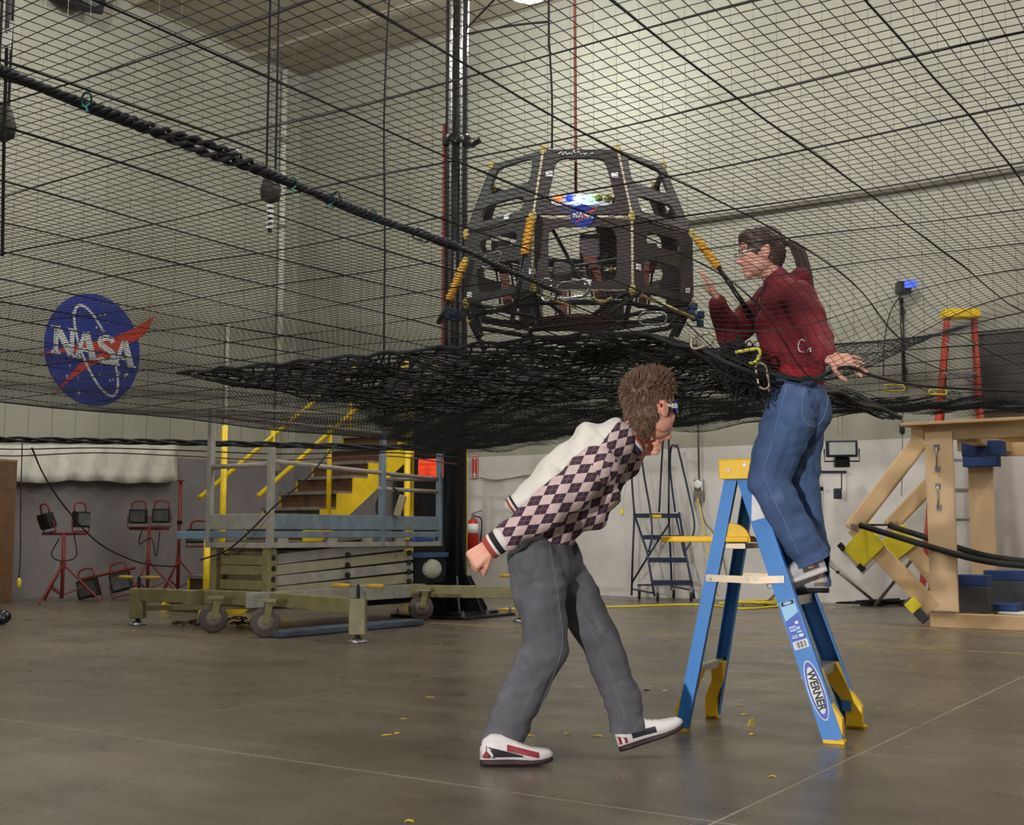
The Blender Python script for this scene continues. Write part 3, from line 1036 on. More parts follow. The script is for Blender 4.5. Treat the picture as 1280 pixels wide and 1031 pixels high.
for x in (0, -SW):
    MB(SM).tube([(x, run * 2.4, 0.92 + rise * 1.8), (x, run * (NS + .6), rise * NS + 0.92), (x, yt + 1.2, rise * NS + 0.95)], 0.028, 10).build('handrail', M_yellow, stt, True)
    for k in (6, 11):
        MB(SM).tube([(x, run * k + 0.12, rise * (k - 1)), (x, run * k + 0.12, rise * k + 0.98)], 0.030, 10).build('rail_post', M_yellow, stt, True)
    MB(SM).tube([(x, yt + 1.15, 0), (x, yt + 1.15, rise * NS + 0.95)], 0.04, 10).build('support_post', M_yellow, stt, True)
p_ = P(279, 620, 13.2)
MB().tube([V((p_.x, p_.y, 0)), V((p_.x, p_.y, 2.05))], 0.036, 10).build('support_post', M_yellow, stt, True)
p_ = P(258, 720, 12.4)
MB().tube([V((p_.x, p_.y, 0)), V((p_.x, p_.y, 0.80))], 0.034, 10).build('support_post', M_yellow, stt, True)
MB().box((p_.x, p_.y, 0.04), (0.12, 0.12, 0.08)).build('post_foot', M_yellow, stt, bevel=0.006)
p_ = P(509, 600, 14.6)
MB().tube([V((p_.x, p_.y, 0)), V((p_.x, p_.y, 2.1))], 0.038, 10).build('support_post', M_yellow, stt, True)

# ------------------------------------------------------------------ work lights by the left wall
M_lens = mat('lamp_glass', (84, 84, 84), 0.15, var=0.3)


def lamp_head(par, c, fwd, up, w=0.26, h=0.2, d=0.10, lens=M_lens, shell=M_blackmat, handle=True, yoke=None):
    fwd = fwd.normalized()
    x = fwd.cross(up).normalized()
    M = MX(c, x, x.cross(fwd) * -1 if False else up)
    M = MX(c, x, up)                     # z = x cross up
    s_ = 1 if M.to_3x3() @ V((0, 0, 1)) @ fwd > 0 else -1
    o = MB(M).prism([(-w / 2, -h / 2), (w / 2, -h / 2), (w / 2, h / 2), (-w / 2, h / 2)], -d / 2, d / 2).build('lamp_head', shell, par, bevel=0.012)
    MB(M).box((0, 0, s_ * (d / 2 + 0.004)), (w * 0.82, h * 0.74, 0.012)).build('lens', lens, o)
    for k in (-1, 0, 1):
        MB(M).box((k * w * 0.25, 0, -s_ * (d / 2 + 0.015)), (0.012, h * 0.8, 0.03)).build('cooling_fin', shell, o)
    MB(M).tube([(-w / 2 - 0.02, 0, 0), (-w / 2 - 0.02, -h * .75, 0), (w / 2 + 0.02, -h * .75, 0), (w / 2 + 0.02, 0, 0)], 0.010, 6).build('yoke', yoke or M_brownred, o)
    if handle:
        MB(M).tube(catmull([(-w * .4, h * .5, -s_ * .02), (-w * .36, h * .95, -s_ * .03), (0, h * 1.08, -s_ * .03), (w * .36, h * .95, -s_ * .03), (w * .4, h * .5, -s_ * .02)], 4), 0.013, 6).build('grip', M_brownred, o, True)
    return o


def tripod(par, base, h, spread, r=0.024, m=None, top=None, hub=0.42, rot=0.3):
    m = m or M_brownred
    MB().tube([base + EZ * 0.05, base + EZ * h], r, 10).build('pole', m, par, True)
    MB().lathe(base + EZ * hub, [(r * 1.5, 0), (r * 1.5, 0.09)], n=12).build('collar', m, par)
    for k in range(3):
        a = rot + k * 2.094
        d = V((math.cos(a), math.sin(a), 0))
        lg = MB().tube([base + EZ * (hub + 0.04) + d * r, base + d * spread + EZ * 0.015], r * 0.62, 6).build('leg', m, par)
        MB().tube([base + EZ * 0.10 + d * r, base + d * spread * .55 + EZ * (hub * .46)], r * 0.42, 6).build('leg_brace', m, lg)


b1 = G(77, 753)
t1 = thing('work_light', b1, 'red tripod work light with two black lamps, nearest the brown board', 'work light', 'red tripod work lights')
tripod(t1, b1, 0.86, 0.46)
MB().tube([b1 + V((-0.28, 0, 0.86)), b1 + V((0.28, 0, 0.86))], 0.018, 8).build('cross_bar', M_brownred, t1)
lamp_head(t1, b1 + V((-0.22, -0.02, 1.02)), V((-0.5, -0.6, -0.6)), V((-.3, -.2, 1)), lens=M_blackmat)
lamp_head(t1, b1 + V((0.20, 0.02, 1.04)), V((0.8, -0.45, 0.05)), V((0, 0, 1)), 0.22, 0.2)
MB().tube(catmull([b1 + V((-.05, -.03, .8)), b1 + V((-.13, -.05, .6)), b1 + V((0, -.06, .52)), b1 + V((.18, -.05, .58)), b1 + V((.14, -.03, .84))]), 0.008, 5).build('lamp_cord', M_cord, t1, True)
b2 = G(184, 745)
t2 = thing('work_light', b2, 'red tripod work light with two black lamps beside the stairs', 'work light', 'red tripod work lights')
tripod(t2, b2, 0.94, 0.42)
MB().tube([b2 + V((-0.28, 0, 0.93)), b2 + V((0.28, 0, 0.93))], 0.018, 8).build('cross_bar', M_brownred, t2)
lamp_head(t2, b2 + V((-0.15, -0.03, 1.10)), V((0.1, -1, -0.1)), V((0, 0, 1)), 0.24, 0.2)
lamp_head(t2, b2 + V((0.17, -0.03, 1.11)), V((0.2, -1, -0.1)), V((0, 0, 1)), 0.24, 0.2)
MB().tube(catmull([b2 + V((-.08, -.03, .95)), b2 + V((-.12, -.05, .72)), b2 + V((.05, -.06, .8)), b2 + V((.12, -.05, .55)), b2 + V((.16, -.03, .9))]), 0.008, 5).build('lamp_cord', M_cord, t2, True)
b3 = G(131, 750)
t3 = thing('fallen_work_light', b3, 'pair of black work lamps lying on the floor by the wall', 'work light')
MB().tube([b3 + V((-0.35, 0, 0.26)), b3 + V((0.38, 0.0, 0.42))], 0.02, 8).build('cross_bar', M_brownred, t3)
lamp_head(t3, b3 + V((-0.20, -0.05, 0.155)), V((-0.05, -1, 0.15)), V((-.25, 0, 1)), 0.26, 0.24, 0.12)
lamp_head(t3, b3 + V((0.22, -0.05, 0.235)), V((0.1, -1, 0.2)), V((-.25, 0, 1)), 0.26, 0.24, 0.12)
MB().tube([b3 + V((0.05, 0.02, 0.34)), b3 + V((0.5, 0.25, 0.03))], 0.02, 8).build('pole', M_brownred, t3)
MB().tube([b3 + V((-0.2, 0.0, 0.30)), b3 + V((-0.22, 0.2, 0.02))], 0.014, 8).build('leg', M_brownred, t3)
b4 = G(222, 742)
t4 = thing('bare_lamp_stand', b4, 'bare red lamp stand pole beside the stairs', 'stand')
tripod(t4, b4, 1.62, 0.4, 0.026)
MB().lathe(b4 + EZ * 1.62, [(0.06, 0), (0.06, 0.02)], n=10).build('cap', M_brownred, t4)
MB().lathe(b4 + EZ * 1.0, [(0.04, 0), (0.04, 0.05)], n=10).build('clamp', M_black, t4)
b5 = P(248, 676, 14.4)
t5 = thing('lone_work_lamp', b5, 'black work lamp with red grip set on a stair tread', 'work light')
lamp_head(t5, b5 + EZ * 0.06, V((-.1, -1, 0)), V((0, 0, 1)), 0.26, 0.17)

# cable sagging from the net to the lamps, hanging cord with yellow plug
pts = [P(40, 560, 12.0), P(55, 594, 13.2), P(80, 632, 14.2), P(120, 676, 15.0), P(160, 698, 15.6), P(190, 706, 16.0), P(220, 708, 16.4)]
tag(MB().tube(catmull(pts), 0.010, 6).build('sagging_cable', M_cord, smooth=True), 'black cable sagging from the net down to the work lights', 'cable')
pts = [P(250, 700, 10.8), P(283, 688, 10.6), P(310, 666, 10.5), P(344, 632, 10.5), P(385, 596, 10.6), P(410, 566, 10.8), P(420, 556, 11)]
tag(MB().tube(catmull(pts), 0.008, 6).build('lift_cable', M_cord, smooth=True), 'thin black cable crossing in front of the lift', 'cable')
hc = thing('hanging_cord', P(24, 740, 12.0), 'thin black cord with yellow plug hanging before the left wall', 'cord')
MB().tube(catmull([P(28, 548, 12), P(26, 620, 12), P(25.5, 690, 12), P(23.5, 722, 12)]), 0.006, 5).build('wire', M_cord, hc, True)
MB().lathe(P(23.5, 735, 12), [(0.012, 0), (0.022, 0.02), (0.022, 0.07), (0.01, 0.10)], n=10).build('plug', M_ycord, hc, True)
tag(MB().ell(G(1, 780) + EZ * 0.07, (0.10, 0.06, 0.07)).ell(G(-4, 781) + EZ * 0.05, (0.09, 0.05, 0.05)).build('black_shoe_cover', M_black, smooth=True),
    'small rounded black object on the floor at the left', 'object')

# ------------------------------------------------------------------ wooden catapult frame at the right
M_pine = mat('pine', (206, 172, 128), 0.6, var=0.12, scale=3.0, stain=(176, 136, 92), sscale=3.5, sthr=0.60)
M_ply = mat('plywood', (214, 182, 142), 0.6, var=0.10, scale=2.0)
M_foamblue = mat('blue_foam', (36, 62, 116), 0.8)
M_foamgrey = mat('grey_foam', (72, 72, 78), 0.85)
M_ytape = mat('yellow_tape', (226, 206, 44), 0.5)
FO = G(1165, 783)
FM = Matrix.Translation(FO) @ RM
wf = thing('wooden_frame', FM @ V((1.2, 0.8, 0)), 'large pine timber frame with plank arms, pads and black cords', 'frame')
D2 = 1.62


def fb(name, c, size, m=M_pine, par=None):
    return MB(FM).box(c, size).build(name, m, par or wf, bevel=0.005)


for y in (0.0, D2):
    fb('sill_beam', (1.5, y, 0.065), (3.0, 0.14, 0.13))
    fb('top_beam', (1.45, y, 1.80), (3.1, 0.05, 0.145))
    fb('post', (0.135, y - 0.05, 0.97), (0.25, 0.04, 1.66), M_ply)
    fb('post', (2.5, y - 0.05, 0.97), (0.25, 0.04, 1.66), M_ply)
fb('sill_tie', (0.07, D2 / 2, 0.065), (0.14, D2 - 0.14, 0.13))
fb('top_board', (1.40, 0.0, 1.885), (3.2, 0.24, 0.03))
fb('top_board', (1.40, D2, 1.885), (3.2, 0.24, 0.03))
fb('corner_block', (-0.06, 0.0, 1.78), (0.12, 0.10, 0.20))
fb('top_tie', (0.4, D2 / 2, 1.74), (0.12, D2 - 0.05, 0.10))
fb('brace_plate', (0.62, D2 - 0.08, 1.72), (0.5, 0.03, 0.14))
for z in (1.20, 1.56):                                # pull handles on the near post
    h = MB(FM).tube(catmull([(0.115, -0.072, z - 0.10), (0.12, -0.10, z - 0.07), (0.125, -0.11, z), (0.12, -0.10, z + 0.07), (0.115, -0.072, z + 0.10)]), 0.009, 6).build('pull_handle', M_steel, wf, True)
    for dz in (-0.10, 0.10):
        MB(FM).box((0.12, -0.074, z + dz), (0.05, 0.008, 0.05)).build('handle_plate', M_steel, h)
MB(FM).tube([(0.02, -0.08, 0.15), (0.24, -0.08, 0.15)], 0.008, 6).build('latch_bar', M_steel, wf)
# elbow arms
n_ = EY


def fp(px, py, y=0.0):
    return onplane(px, py, FM @ V((0, y, 0)), n_)


for y, A, B, C in ((-0.05, (1153, 548), (1068, 658), (1168, 762)), (D2 - 0.05, (1180, 587), (1115, 655), (1190, 750))):
    a, bb, c = fp(*A, y), fp(*B, y), fp(*C, y)
    MB().beam(a, bb - (a - bb).normalized() * 0.05, 0.045, 0.165, up=(bb - a).cross(EY)).build('upper_arm', M_pine, wf, bevel=0.02)
    MB().beam(bb, c, 0.045, 0.165, up=(c - bb).cross(EY)).build('lower_arm', M_pine, wf, bevel=0.006)
    hb_ = MB().lathe(bb - EY * 0.03, [(0.03, -0.01), (0.03, 0.06)], EY, 10).build('elbow_bolt', M_steel, wf)
    d = (c - bb).normalized()
    nrm = d.cross(EY).normalized()
    Mp = MX(bb + d * 0.16 - EY * 0.035, d, nrm)
    pd = MB(Mp).box((0.05, -0.06, 0.0), (0.26, 0.33, 0.02)).build('yellow_pad', M_ytape, wf, bevel=0.006)
    for sx, sy in ((-0.10, -0.22), (0.17, -0.22)):
        MB(Mp).box((sx, sy, 0.0), (0.07, 0.05, 0.04)).build('pad_corner', M_blackmat, pd)
    MB(Mp).box((0.07, -0.11, -0.03), (0.30, 0.30, 0.03)).build('pad_back', M_white, pd)
    Mp = MX(c - d * 0.10 - EY * 0.03, d, nrm)
    pd = MB(Mp).box((0.0, -0.12, 0.0), (0.26, 0.09, 0.05)).build('foot_pad', M_foamgrey, wf, bevel=0.01)
    MB(Mp).box((-0.05, -0.10, 0.03), (0.11, 0.12, 0.012)).build('tape_patch', M_ytape, pd)
    if y > 0:
        MB().lathe(bb + V((-0.28, -0.05, -0.10)), [(0.12, 0), (0.12, 0.02)], -EY, 18).build('yellow_disc', M_ytape, wf)
# black cords across the frame
for pts in ([P(1074, 656, 11.35), P(1165, 684, 11.15), P(1230, 701, 10.9), P(1300, 709, 10.6)], [P(1112, 657, 12.6), P(1165, 674, 12.0), P(1230, 694, 11.3), P(1300, 704, 10.7)]):
    MB().tube(catmull(pts), 0.030, 10).build('bungee', M_rubber, wf, True)
MB().tube([P(1074, 656, 11.3), P(1112, 656, 12.6)], 0.012, 6).build('tie_cord', M_rubber, wf)
# foam blocks
for c, s_, mm in (((0.40, 0.55, 1.67), (0.36, 0.24, 0.14), M_foamblue), ((0.16, D2 - 0.10, 1.65), (0.34, 0.20, 0.20), M_foamblue)):
    fb('foam_block', c, s_, mm)
for c, s_ in (((0.36, 0.12, 0.26), (0.28, 0.22, 0.24)), ((0.40, D2 - 0.25, 0.26), (0.42, 0.24, 0.26))):
    o = fb('foam_block', c, s_, M_foamgrey)
    MB(FM).box((c[0], c[1], c[2] + s_[2] / 2 + 0.05), (s_[0], s_[1], 0.10)).build('foam_top', M_foamblue, o, bevel=0.01)
fb('foam_wedge', (0.55, 0.5, 0.18), (0.3, 0.5, 0.06), M_foamblue)
fb('white_board', (1.0, 0.3, 0.135), (0.9, 0.3, 0.02), M_white)
MB(FM).tube([(1.08, -0.02, 1.73), (1.09, -0.03, 1.50), (1.085, -0.02, 1.36)], 0.008, 5).build('hanging_cord', M_brownred, wf)
MB(FM).tube([(1.07, -0.02, 1.36), (1.06, -0.02, 1.30), (1.085, -0.02, 1.24), (1.11, -0.02, 1.30), (1.10, -0.02, 1.36)], 0.006, 5).build('clip', M_steel, wf)

# ------------------------------------------------------------------ orange stepladder behind the frame
M_orl = mat('orange_fibreglass', (196, 72, 48), 0.45, var=0.1)
ol_ = thing('orange_stepladder', G(1200, 772), 'tall orange stepladder with yellow cap behind the wooden frame', 'ladder')
YL = 13.5
tl, tr = P(1184, 396, YL), P(1217, 394, YL)
tr.z = tl.z
fl_, fr_ = P(1150, 765, YL - .38), P(1241, 765, YL - .32)
rl_, rr_ = P(1163, 758, YL + .32), P(1236, 758, YL + .30)
for a, bb in ((tl, fl_), (tr, fr_), (tl, rl_), (tr, rr_)):
    bb.z = 0.02
    MB().beam(a, bb, 0.045, 0.09, up=(0, 1, 0)).build('rail', M_orl, ol_, bevel=0.006)
    MB().box(bb + EZ * 0.02, (0.07, 0.11, 0.08)).build('rubber_foot', M_rubber, ol_)
mid = (tl + tr) / 2
w = (tr - tl).length + 0.10
MB().box(mid + EZ * 0.03, (w, 0.2, 0.10)).build('cap', M_yellow, ol_, bevel=0.012)
for k in range(1, 10):
    t = k / 10
    a, bb = tl.lerp(fl_, t), tr.lerp(fr_, t)
    MB().beam(a, bb, 0.09, 0.03).build('step', M_alu, ol_)
    if k % 3 == 0:
        a, bb = tl.lerp(rl_, t), tr.lerp(rr_, t)
        MB().beam(a, bb, 0.03, 0.03).build('rear_bar', M_alu, ol_)
    if k > 5:
        for a, bb in ((tl.lerp(fl_, t), tl.lerp(fl_, t + 0.07)), (tr.lerp(fr_, t), tr.lerp(fr_, t + 0.07))):
            e = a + ((tr.lerp(fr_, t) - tl.lerp(fl_, t)).normalized() * 0.16) * (1 if a.x < mid.x else -1)
            MB().beam(e, bb, 0.02, 0.01).build('step_brace', M_alu, ol_)

# ------------------------------------------------------------------ grey tripod flood light behind the woman
M_navyl = mat('lamp_navy', (34, 38, 62), 0.45)
tb = G(1022, 757)
tf = thing('flood_light', tb, 'flood light with navy housing on a grey tripod near the wall', 'work light')
M_grt = mat('grey_tube', (150, 148, 142), 0.4, 0.5)
MB().tube([tb + EZ * 0.42, tb + EZ * 1.9], 0.02, 10).build('pole', M_grt, tf, True)
for q in (G(957, 757), G(1097, 757), G(1032, 750)):
    lg = MB().tube([tb + EZ * 0.62, q + EZ * 0.02], 0.018, 8).build('leg', M_grt, tf, True)
    MB().ell(q + EZ * 0.03, (0.035, 0.035, 0.03)).build('foot', M_rubber, lg, True)
    MB().ell((tb + EZ * 0.62).lerp(q, 0.35), (0.025, 0.025, 0.025)).build('leg_clamp', M_black, lg, True)
ya = tb.y
MB().beam(P(1000, 590, ya), P(1058, 590, ya), 0.03, 0.035).build('cross_bar', M_navyl, tf)
lc = P(1052, 561, ya - 0.05)
hd = lamp_head(tf, lc, V((-0.15, -1, -0.02)), V((0, 0, 1)), 0.37, 0.20, 0.12, mat('flood_glass', (196, 200, 196), 0.12), M_navyl, False, M_navyl)
MB().box(P(1052, 578, ya), (0.18, 0.10, 0.12)).build('ballast_box', M_black, tf, bevel=0.01)
MB().tube([P(1052, 590, ya), P(1052, 612, ya)], 0.008, 6).build('box_cable', M_cord, tf)
MB().box(P(1047, 617, ya), (0.09, 0.07, 0.13)).build('switch_box', M_navyl, tf, bevel=0.01)
MB().box(P(1026, 611, ya), (0.05, 0.05, 0.05)).build('clamp_block', M_black, tf)
for x in (1048, 1053):
    MB().tube([P(x, 545, ya), P(x - 1, 480, ya + .2)], 0.006, 5).build('supply_wire', M_pipe_g, tf)
# loose pole leaning by the frame
a, b = P(1094, 744, 14.2), P(1128, 714, 13.6)
a.z = 0.03
tag(MB().tube([a, b + (b - a) * 0.5], 0.02, 8).build('loose_pole', M_grt, smooth=True), 'grey metal pole leaning behind the wooden arms', 'pole')

# hanging cord with dark connector at the right
hc = thing('plug_cord', P(1128, 600, 12.5), 'thin cord with dark connector hanging below the net beside the frame', 'cord')
MB().tube([P(1128, 500, 12.5), P(1128, 528, 12.5)], 0.008, 5).build('wire', M_pipe_g, hc)
MB().lathe(P(1128, 543, 12.5), [(0.015, 0), (0.03, 0.02), (0.03, 0.10), (0.012, 0.13)], n=10).build('connector', mat('green_black', (36, 44, 38), 0.5), hc, True)
MB().tube(catmull([P(1128, 543, 12.5), P(1128, 570, 12.5), P(1127, 620, 12.5)]), 0.005, 5).build('lower_wire', M_pipe_g, hc)

# camera on a post fixed to the back wall
cs = WB(1130, 478, 0.10)
ct_ = WB(1130, 372, 0.10)
cq = thing('camera_post', cs, 'small camera with blue screen on a slim wall post behind the net', 'camera')
MB().tube([V((cs.x, cs.y, cs.z)), V((cs.x, cs.y, ct_.z))], 0.025, 8).build('post', M_black, cq, True)
for f_ in (0.15, 0.85):
    q = V((cs.x, cs.y, cs.z + (ct_.z - cs.z) * f_))
    MB().beam(q, q + EY * 0.10, 0.05, 0.05).build('wall_bracket', M_black, cq)
cz = WB(1129, 360, 0.14)
MB().box(cz, (0.16, 0.14, 0.15)).build('camera_body', M_black, cq, bevel=0.01)
MB().box(cz + V((0.06, -0.09, 0.03)), (0.14, 0.03, 0.09)).build('screen', mat('blue_screen', (70, 100, 210), 0.3, emit=(70, 100, 220), es=0.8), cq)
MB().tube(catmull([cz - EZ * 0.05, WB(1113, 390, 0.06), WB(1105, 430, 0.06), WB(1104, 470, 0.06)]), 0.007, 5).build('cable', M_cord, cq, True)
# dark panel and small bracket behind the net at the right
a = WB(1252, 462, 0.06)
pn = thing('dark_panel', a - EZ * 0.5, 'dark square panel fixed to the back wall at the right', 'panel')
MB(MX(a, EX, EZ)).box((0, 0, 0), (0.62, 0.95, 0.06)).build('panel_face', mat('panel_grey', (74, 72, 70), 0.6), pn, bevel=0.01)
MB(MX(a, EX, EZ)).ring([(-.31, -.475), (.31, -.475), (.31, .475), (-.31, .475)], [(-.27, -.43), (.27, -.43), (.27, .43), (-.27, .43)], 0.03, 0.05).build('panel_rim', M_pipe_g, pn)

# ------------------------------------------------------------------ the drop net
HN = 1.75
RMI = RM.inverted()


def room(p):
    return RMI @ V(p)


xr = [room(G(px, 0, HN)).x for px in (1084, 717, 415, 117)]
yr = [room(G(1280, py, HN)).y for py in (42, 133, 207, 258, 300)]
SX = (xr[0] - xr[-1]) / 3
SY = (yr[-1] - yr[0]) / 4
DIP = V((1.24, 4.84, 0))
HOLE = V((1.20, 5.22, 0))
LC = V((0.308, 5.64, 0))          # lander centre


def net_z(x, y):
    r2 = (x - DIP.x) ** 2 + (y - DIP.y) ** 2
    l2 = (x - LC.x) ** 2 + (y - LC.y) ** 2
    w = 0.006 * math.sin(x * 3.1 + y * 1.7) + 0.005 * math.sin(y * 4.3 - x * 2.2)
    return HN - 0.27 * math.exp(-r2 / 0.22) - 0.03 * math.exp(-l2 / 0.6) + w


PCN = G(572, 559, HN)
far = [room(PCN)] + [room(G(px, py, HN)) for px, py in ((640, 552), (700, 542), (860, 527), (960, 517), (1130, 506), (1280, 507), (1480, 506))]
poly = [(p.x, p.y) for p in far]
poly += [(far[-1].x + 2.0, -1.0), (far[0].x, -1.0)]


def inside(x, y, pl):
    c = False
    j = len(pl) - 1
    for i in range(len(pl)):
        xi, yi = pl[i]
        xj, yj = pl[j]
        if (yi > y) != (yj > y) and x < (xj - xi) * (y - yi) / (yj - yi) + xi:
            c = not c
        j = i
    return c


def in_hole(w):
    d = w - HOLE
    return (d.x / 0.20) ** 2 + (d.y / 0.24) ** 2 < 1


def strands(mb, pl, spacing, origin, axis, step, r, zf, wob=0.0, phase=0.0, n=3, hole=True):
    lo = min(p[1 - axis] for p in pl)
    hi = max(p[1 - axis] for p in pl)
    l0 = min(p[axis] for p in pl)
    l1 = max(p[axis] for p in pl)
    k0 = math.ceil((lo - origin) / spacing)
    k1 = math.floor((hi - origin) / spacing)
    for k in range(k0, k1 + 1):
        c = origin + k * spacing
        run = []
        m = int((l1 - l0) / step) + 1
        for i in range(m + 1):
            t = l0 + (l1 - l0) * i / m
            cc = c + wob * math.sin(t * 5.1 + phase + 0.7 * math.sin(c * 3.0)) + wob * 0.6 * math.sin(t * 13.0 + c * 2.0)
            x, y = (cc, t) if axis == 1 else (t, cc)
            ok = inside(x, y, pl)
            if ok:
                w = EX * x + EY * y
                if hole and in_hole(w):
                    ok = False
            if ok:
                run.append(V((w.x, w.y, zf(w.x, w.y))))
            if (not ok or i == m) and run:
                if len(run) > 1:
                    mb.tube(run, r, n, cap=False)
                run = []


nt_ = thing('drop_net', V((0.3, 5.0, HN)), 'huge black fine-mesh net stretched level overhead, carrying the lander', 'net')
mb = MB()
strands(mb, poly, SX / 11, xr[0], 1, 0.10, 0.00115, net_z, 0.0035)
strands(mb, poly, SY / 11, yr[0], 0, 0.10, 0.00115, net_z, 0.003, 1.0)
o = mb.build('fine_mesh', M_cord, nt_)
o['kind'] = 'stuff'
# the stouter rope courses
for axis, sp, og in ((1, SX, xr[0]), (0, SY, yr[0])):
    lo = min(p[1 - axis] for p in poly)
    hi = max(p[1 - axis] for p in poly)
    for k in range(math.ceil((lo - og) / sp), math.floor((hi - og) / sp) + 1):
        mb = MB()
        strands(mb, poly, 1000, og + k * sp, axis, 0.11, 0.0024 if axis == 1 else 0.0019, lambda x, y: net_z(x, y) - 0.002, 0.002, k, 5)
        if mb.v:
            mb.build('net_rope', M_cord, nt_)
# border ropes
bd = [EX * p.x + EY * p.y for p in far]
bd = catmull([V((p.x, p.y, net_z(p.x, p.y))) for p in bd], 8)
MB().tube([p + EZ * (-0.012 + 0.008 * math.sin(i * 1.7)) for i, p in enumerate(bd)], 0.020, 6).build('border_rope', M_cord, nt_, True)
lf = [PCN - EY * (0.4 * i) for i in range(32)]
MB().tube([V((p.x, p.y, net_z(p.x, p.y))) for p in lf], 0.006, 6).build('border_rope', M_cord, nt_, True)
# the opening around the woman
hl = []
for k in range(36):
    t = 2 * math.pi * k / 36
    x, y = HOLE.x + 0.205 * math.cos(t), HOLE.y + 0.245 * math.sin(t)
    hl.append(V((x, y, net_z(x, y) + 0.006 * math.sin(k * 2.3))))
MB().tube(hl, 0.012, 6, closed=True).build('opening_rope', M_cord, nt_, True)
e_ = [V((hl[-4].x, hl[-4].y, hl[-4].z)), G(1062, 459, 1.50), G(1100, 472, 1.56), G(1160, 483, 1.66), G(1290, 490, 1.73)]
MB().tube(catmull(e_), 0.008, 6).build('edge_rope', M_cord, nt_, True)

# spare netting gathered in folds along the far border
pl2 = [room(G(px, py, HN)) for px, py in ((430, 497), (560, 499), (760, 492), (960, 483), (1120, 485), (1290, 492))]
pl2 = [(p.x, p.y) for p in pl2]
pl3 = [(p.x, p.y) for p in [room(G(px, py, HN)) for px, py in ((1290, 507), (1130, 506), (960, 517), (860, 527), (700, 542), (640, 552), (572, 559), (500, 552))]]
fold = pl2 + pl3
gn = thing('gathered_net', V((1.0, 8.5, HN)), 'dark folds of spare netting gathered along the far edge of the net', 'net', kind='stuff')
for q, (sp, dz, ph) in enumerate(((0.028, 0.035, 0.0), (0.031, 0.06, 2.0))):
    mb = MB()
    zf = lambda x, y, dz=dz, ph=ph: HN - dz + 0.030 * math.sin(x * 6.0 + ph) * math.sin(y * 4.0 + ph) + 0.012 * math.sin(x * 17 + y * 9 + ph)
    strands(mb, fold, sp, 0.01 * q, 1, 0.12, 0.0016, zf, 0.01, ph, 3, False)
    strands(mb, fold, sp, 0.01 * q, 0, 0.12, 0.0016, zf, 0.01, ph + 1, 3, False)
    o = mb.build('netting', M_cord, gn)
    o['kind'] = 'stuff'

# perimeter cable to the left wall and its loops
pts = [P(-40, 545, 12.2), P(0, 549, 12.1), P(120, 551, 12.1), P(230, 553, 12.2), P(350, 556, 12.3), P(480, 559, 12.4), P(572, 560, 12.5)]
pc_ = thing('perimeter_cable', pts[0], 'thick black perimeter cable bundle between column and left wall', 'cable')
for k in range(3):
    MB().tube([p + EZ * (0.022 * math.sin(i * 0.8 + k * 2.1)) + V((0, 0.02 * math.cos(i * 0.8 + k * 2.1), 0)) for i, p in enumerate(catmull(pts, 8))], 0.014, 6).build('strand', M_cord, pc_, True)
for a, m_ in ((0.10, M_cord), (0.17, mat('dark_red_wire', (96, 40, 40), 0.6))):
    MB().tube(catmull([p + EZ * (-a * (0.4 + 0.6 * abs(math.sin(i * 1.3)))) for i, p in enumerate(pts)]), 0.007, 5).build('loose_wire', m_, pc_, True)

# curtain of thin vertical cords behind the net
M_thin = mat('thin_green_cord', (96, 100, 84), 0.7)
ct = thing('cord_curtain', V((0, 12.3, HN)), 'faint curtain of thin vertical cords hung beyond the net', 'net', kind='stuff')
mb = MB()
for k in range(44):
    px = 5 + k * 29.6
    base = P(px, 548 if px < 600 else 545 - (px - 600) * 0.05, 13.2)
    if abs(px - 568) < 20:
        continue
    mb.tube([base, V((base.x, base.y, 5.0)), V((base.x, base.y, CEIL))], 0.0028, 3, cap=False)
for z in (2.6, 3.4, 4.6, 5.8):
    mb.tube([P(5, 300, 13.2) * 1.0 + EZ * (z - P(5, 300, 13.2).z), P(1275, 300, 13.2) + EZ * (z - P(1275, 300, 13.2).z)], 0.0028, 3, cap=False)
o = mb.build('cords', M_thin, ct)
o['kind'] = 'stuff'

# ------------------------------------------------------------------ heavy cargo net under the lander
HL = G(222, 463, HN)
HE = G(935, 394, HN)
HE1 = HE - HL
L1 = HE1.length
E1 = HE1.normalized()
L2 = 2.15
cn = thing('cargo_net', V((HL.x, HL.y, HN)), 'heavy black knotted cargo net slung beneath the lander', 'net', kind='stuff')


def heavy(a, b, q):
    w = HL + E1 * a + EY * b
    s, t = a / L1, b / L2
    z = HN - 0.014 - 0.03 * q - 0.05 * math.sin(math.pi * s) * math.sin(math.pi * t) - 0.22 * max(0, (s - 0.80) / 0.2) ** 1.6
    z += 0.022 * math.sin(a * 9 + b * 3 + q) * math.sin(b * 7 + q) + 0.010 * math.sin(a * 23 + q) - 0.02 * q * math.sin(a * 4)
    return V((w.x, w.y, z))


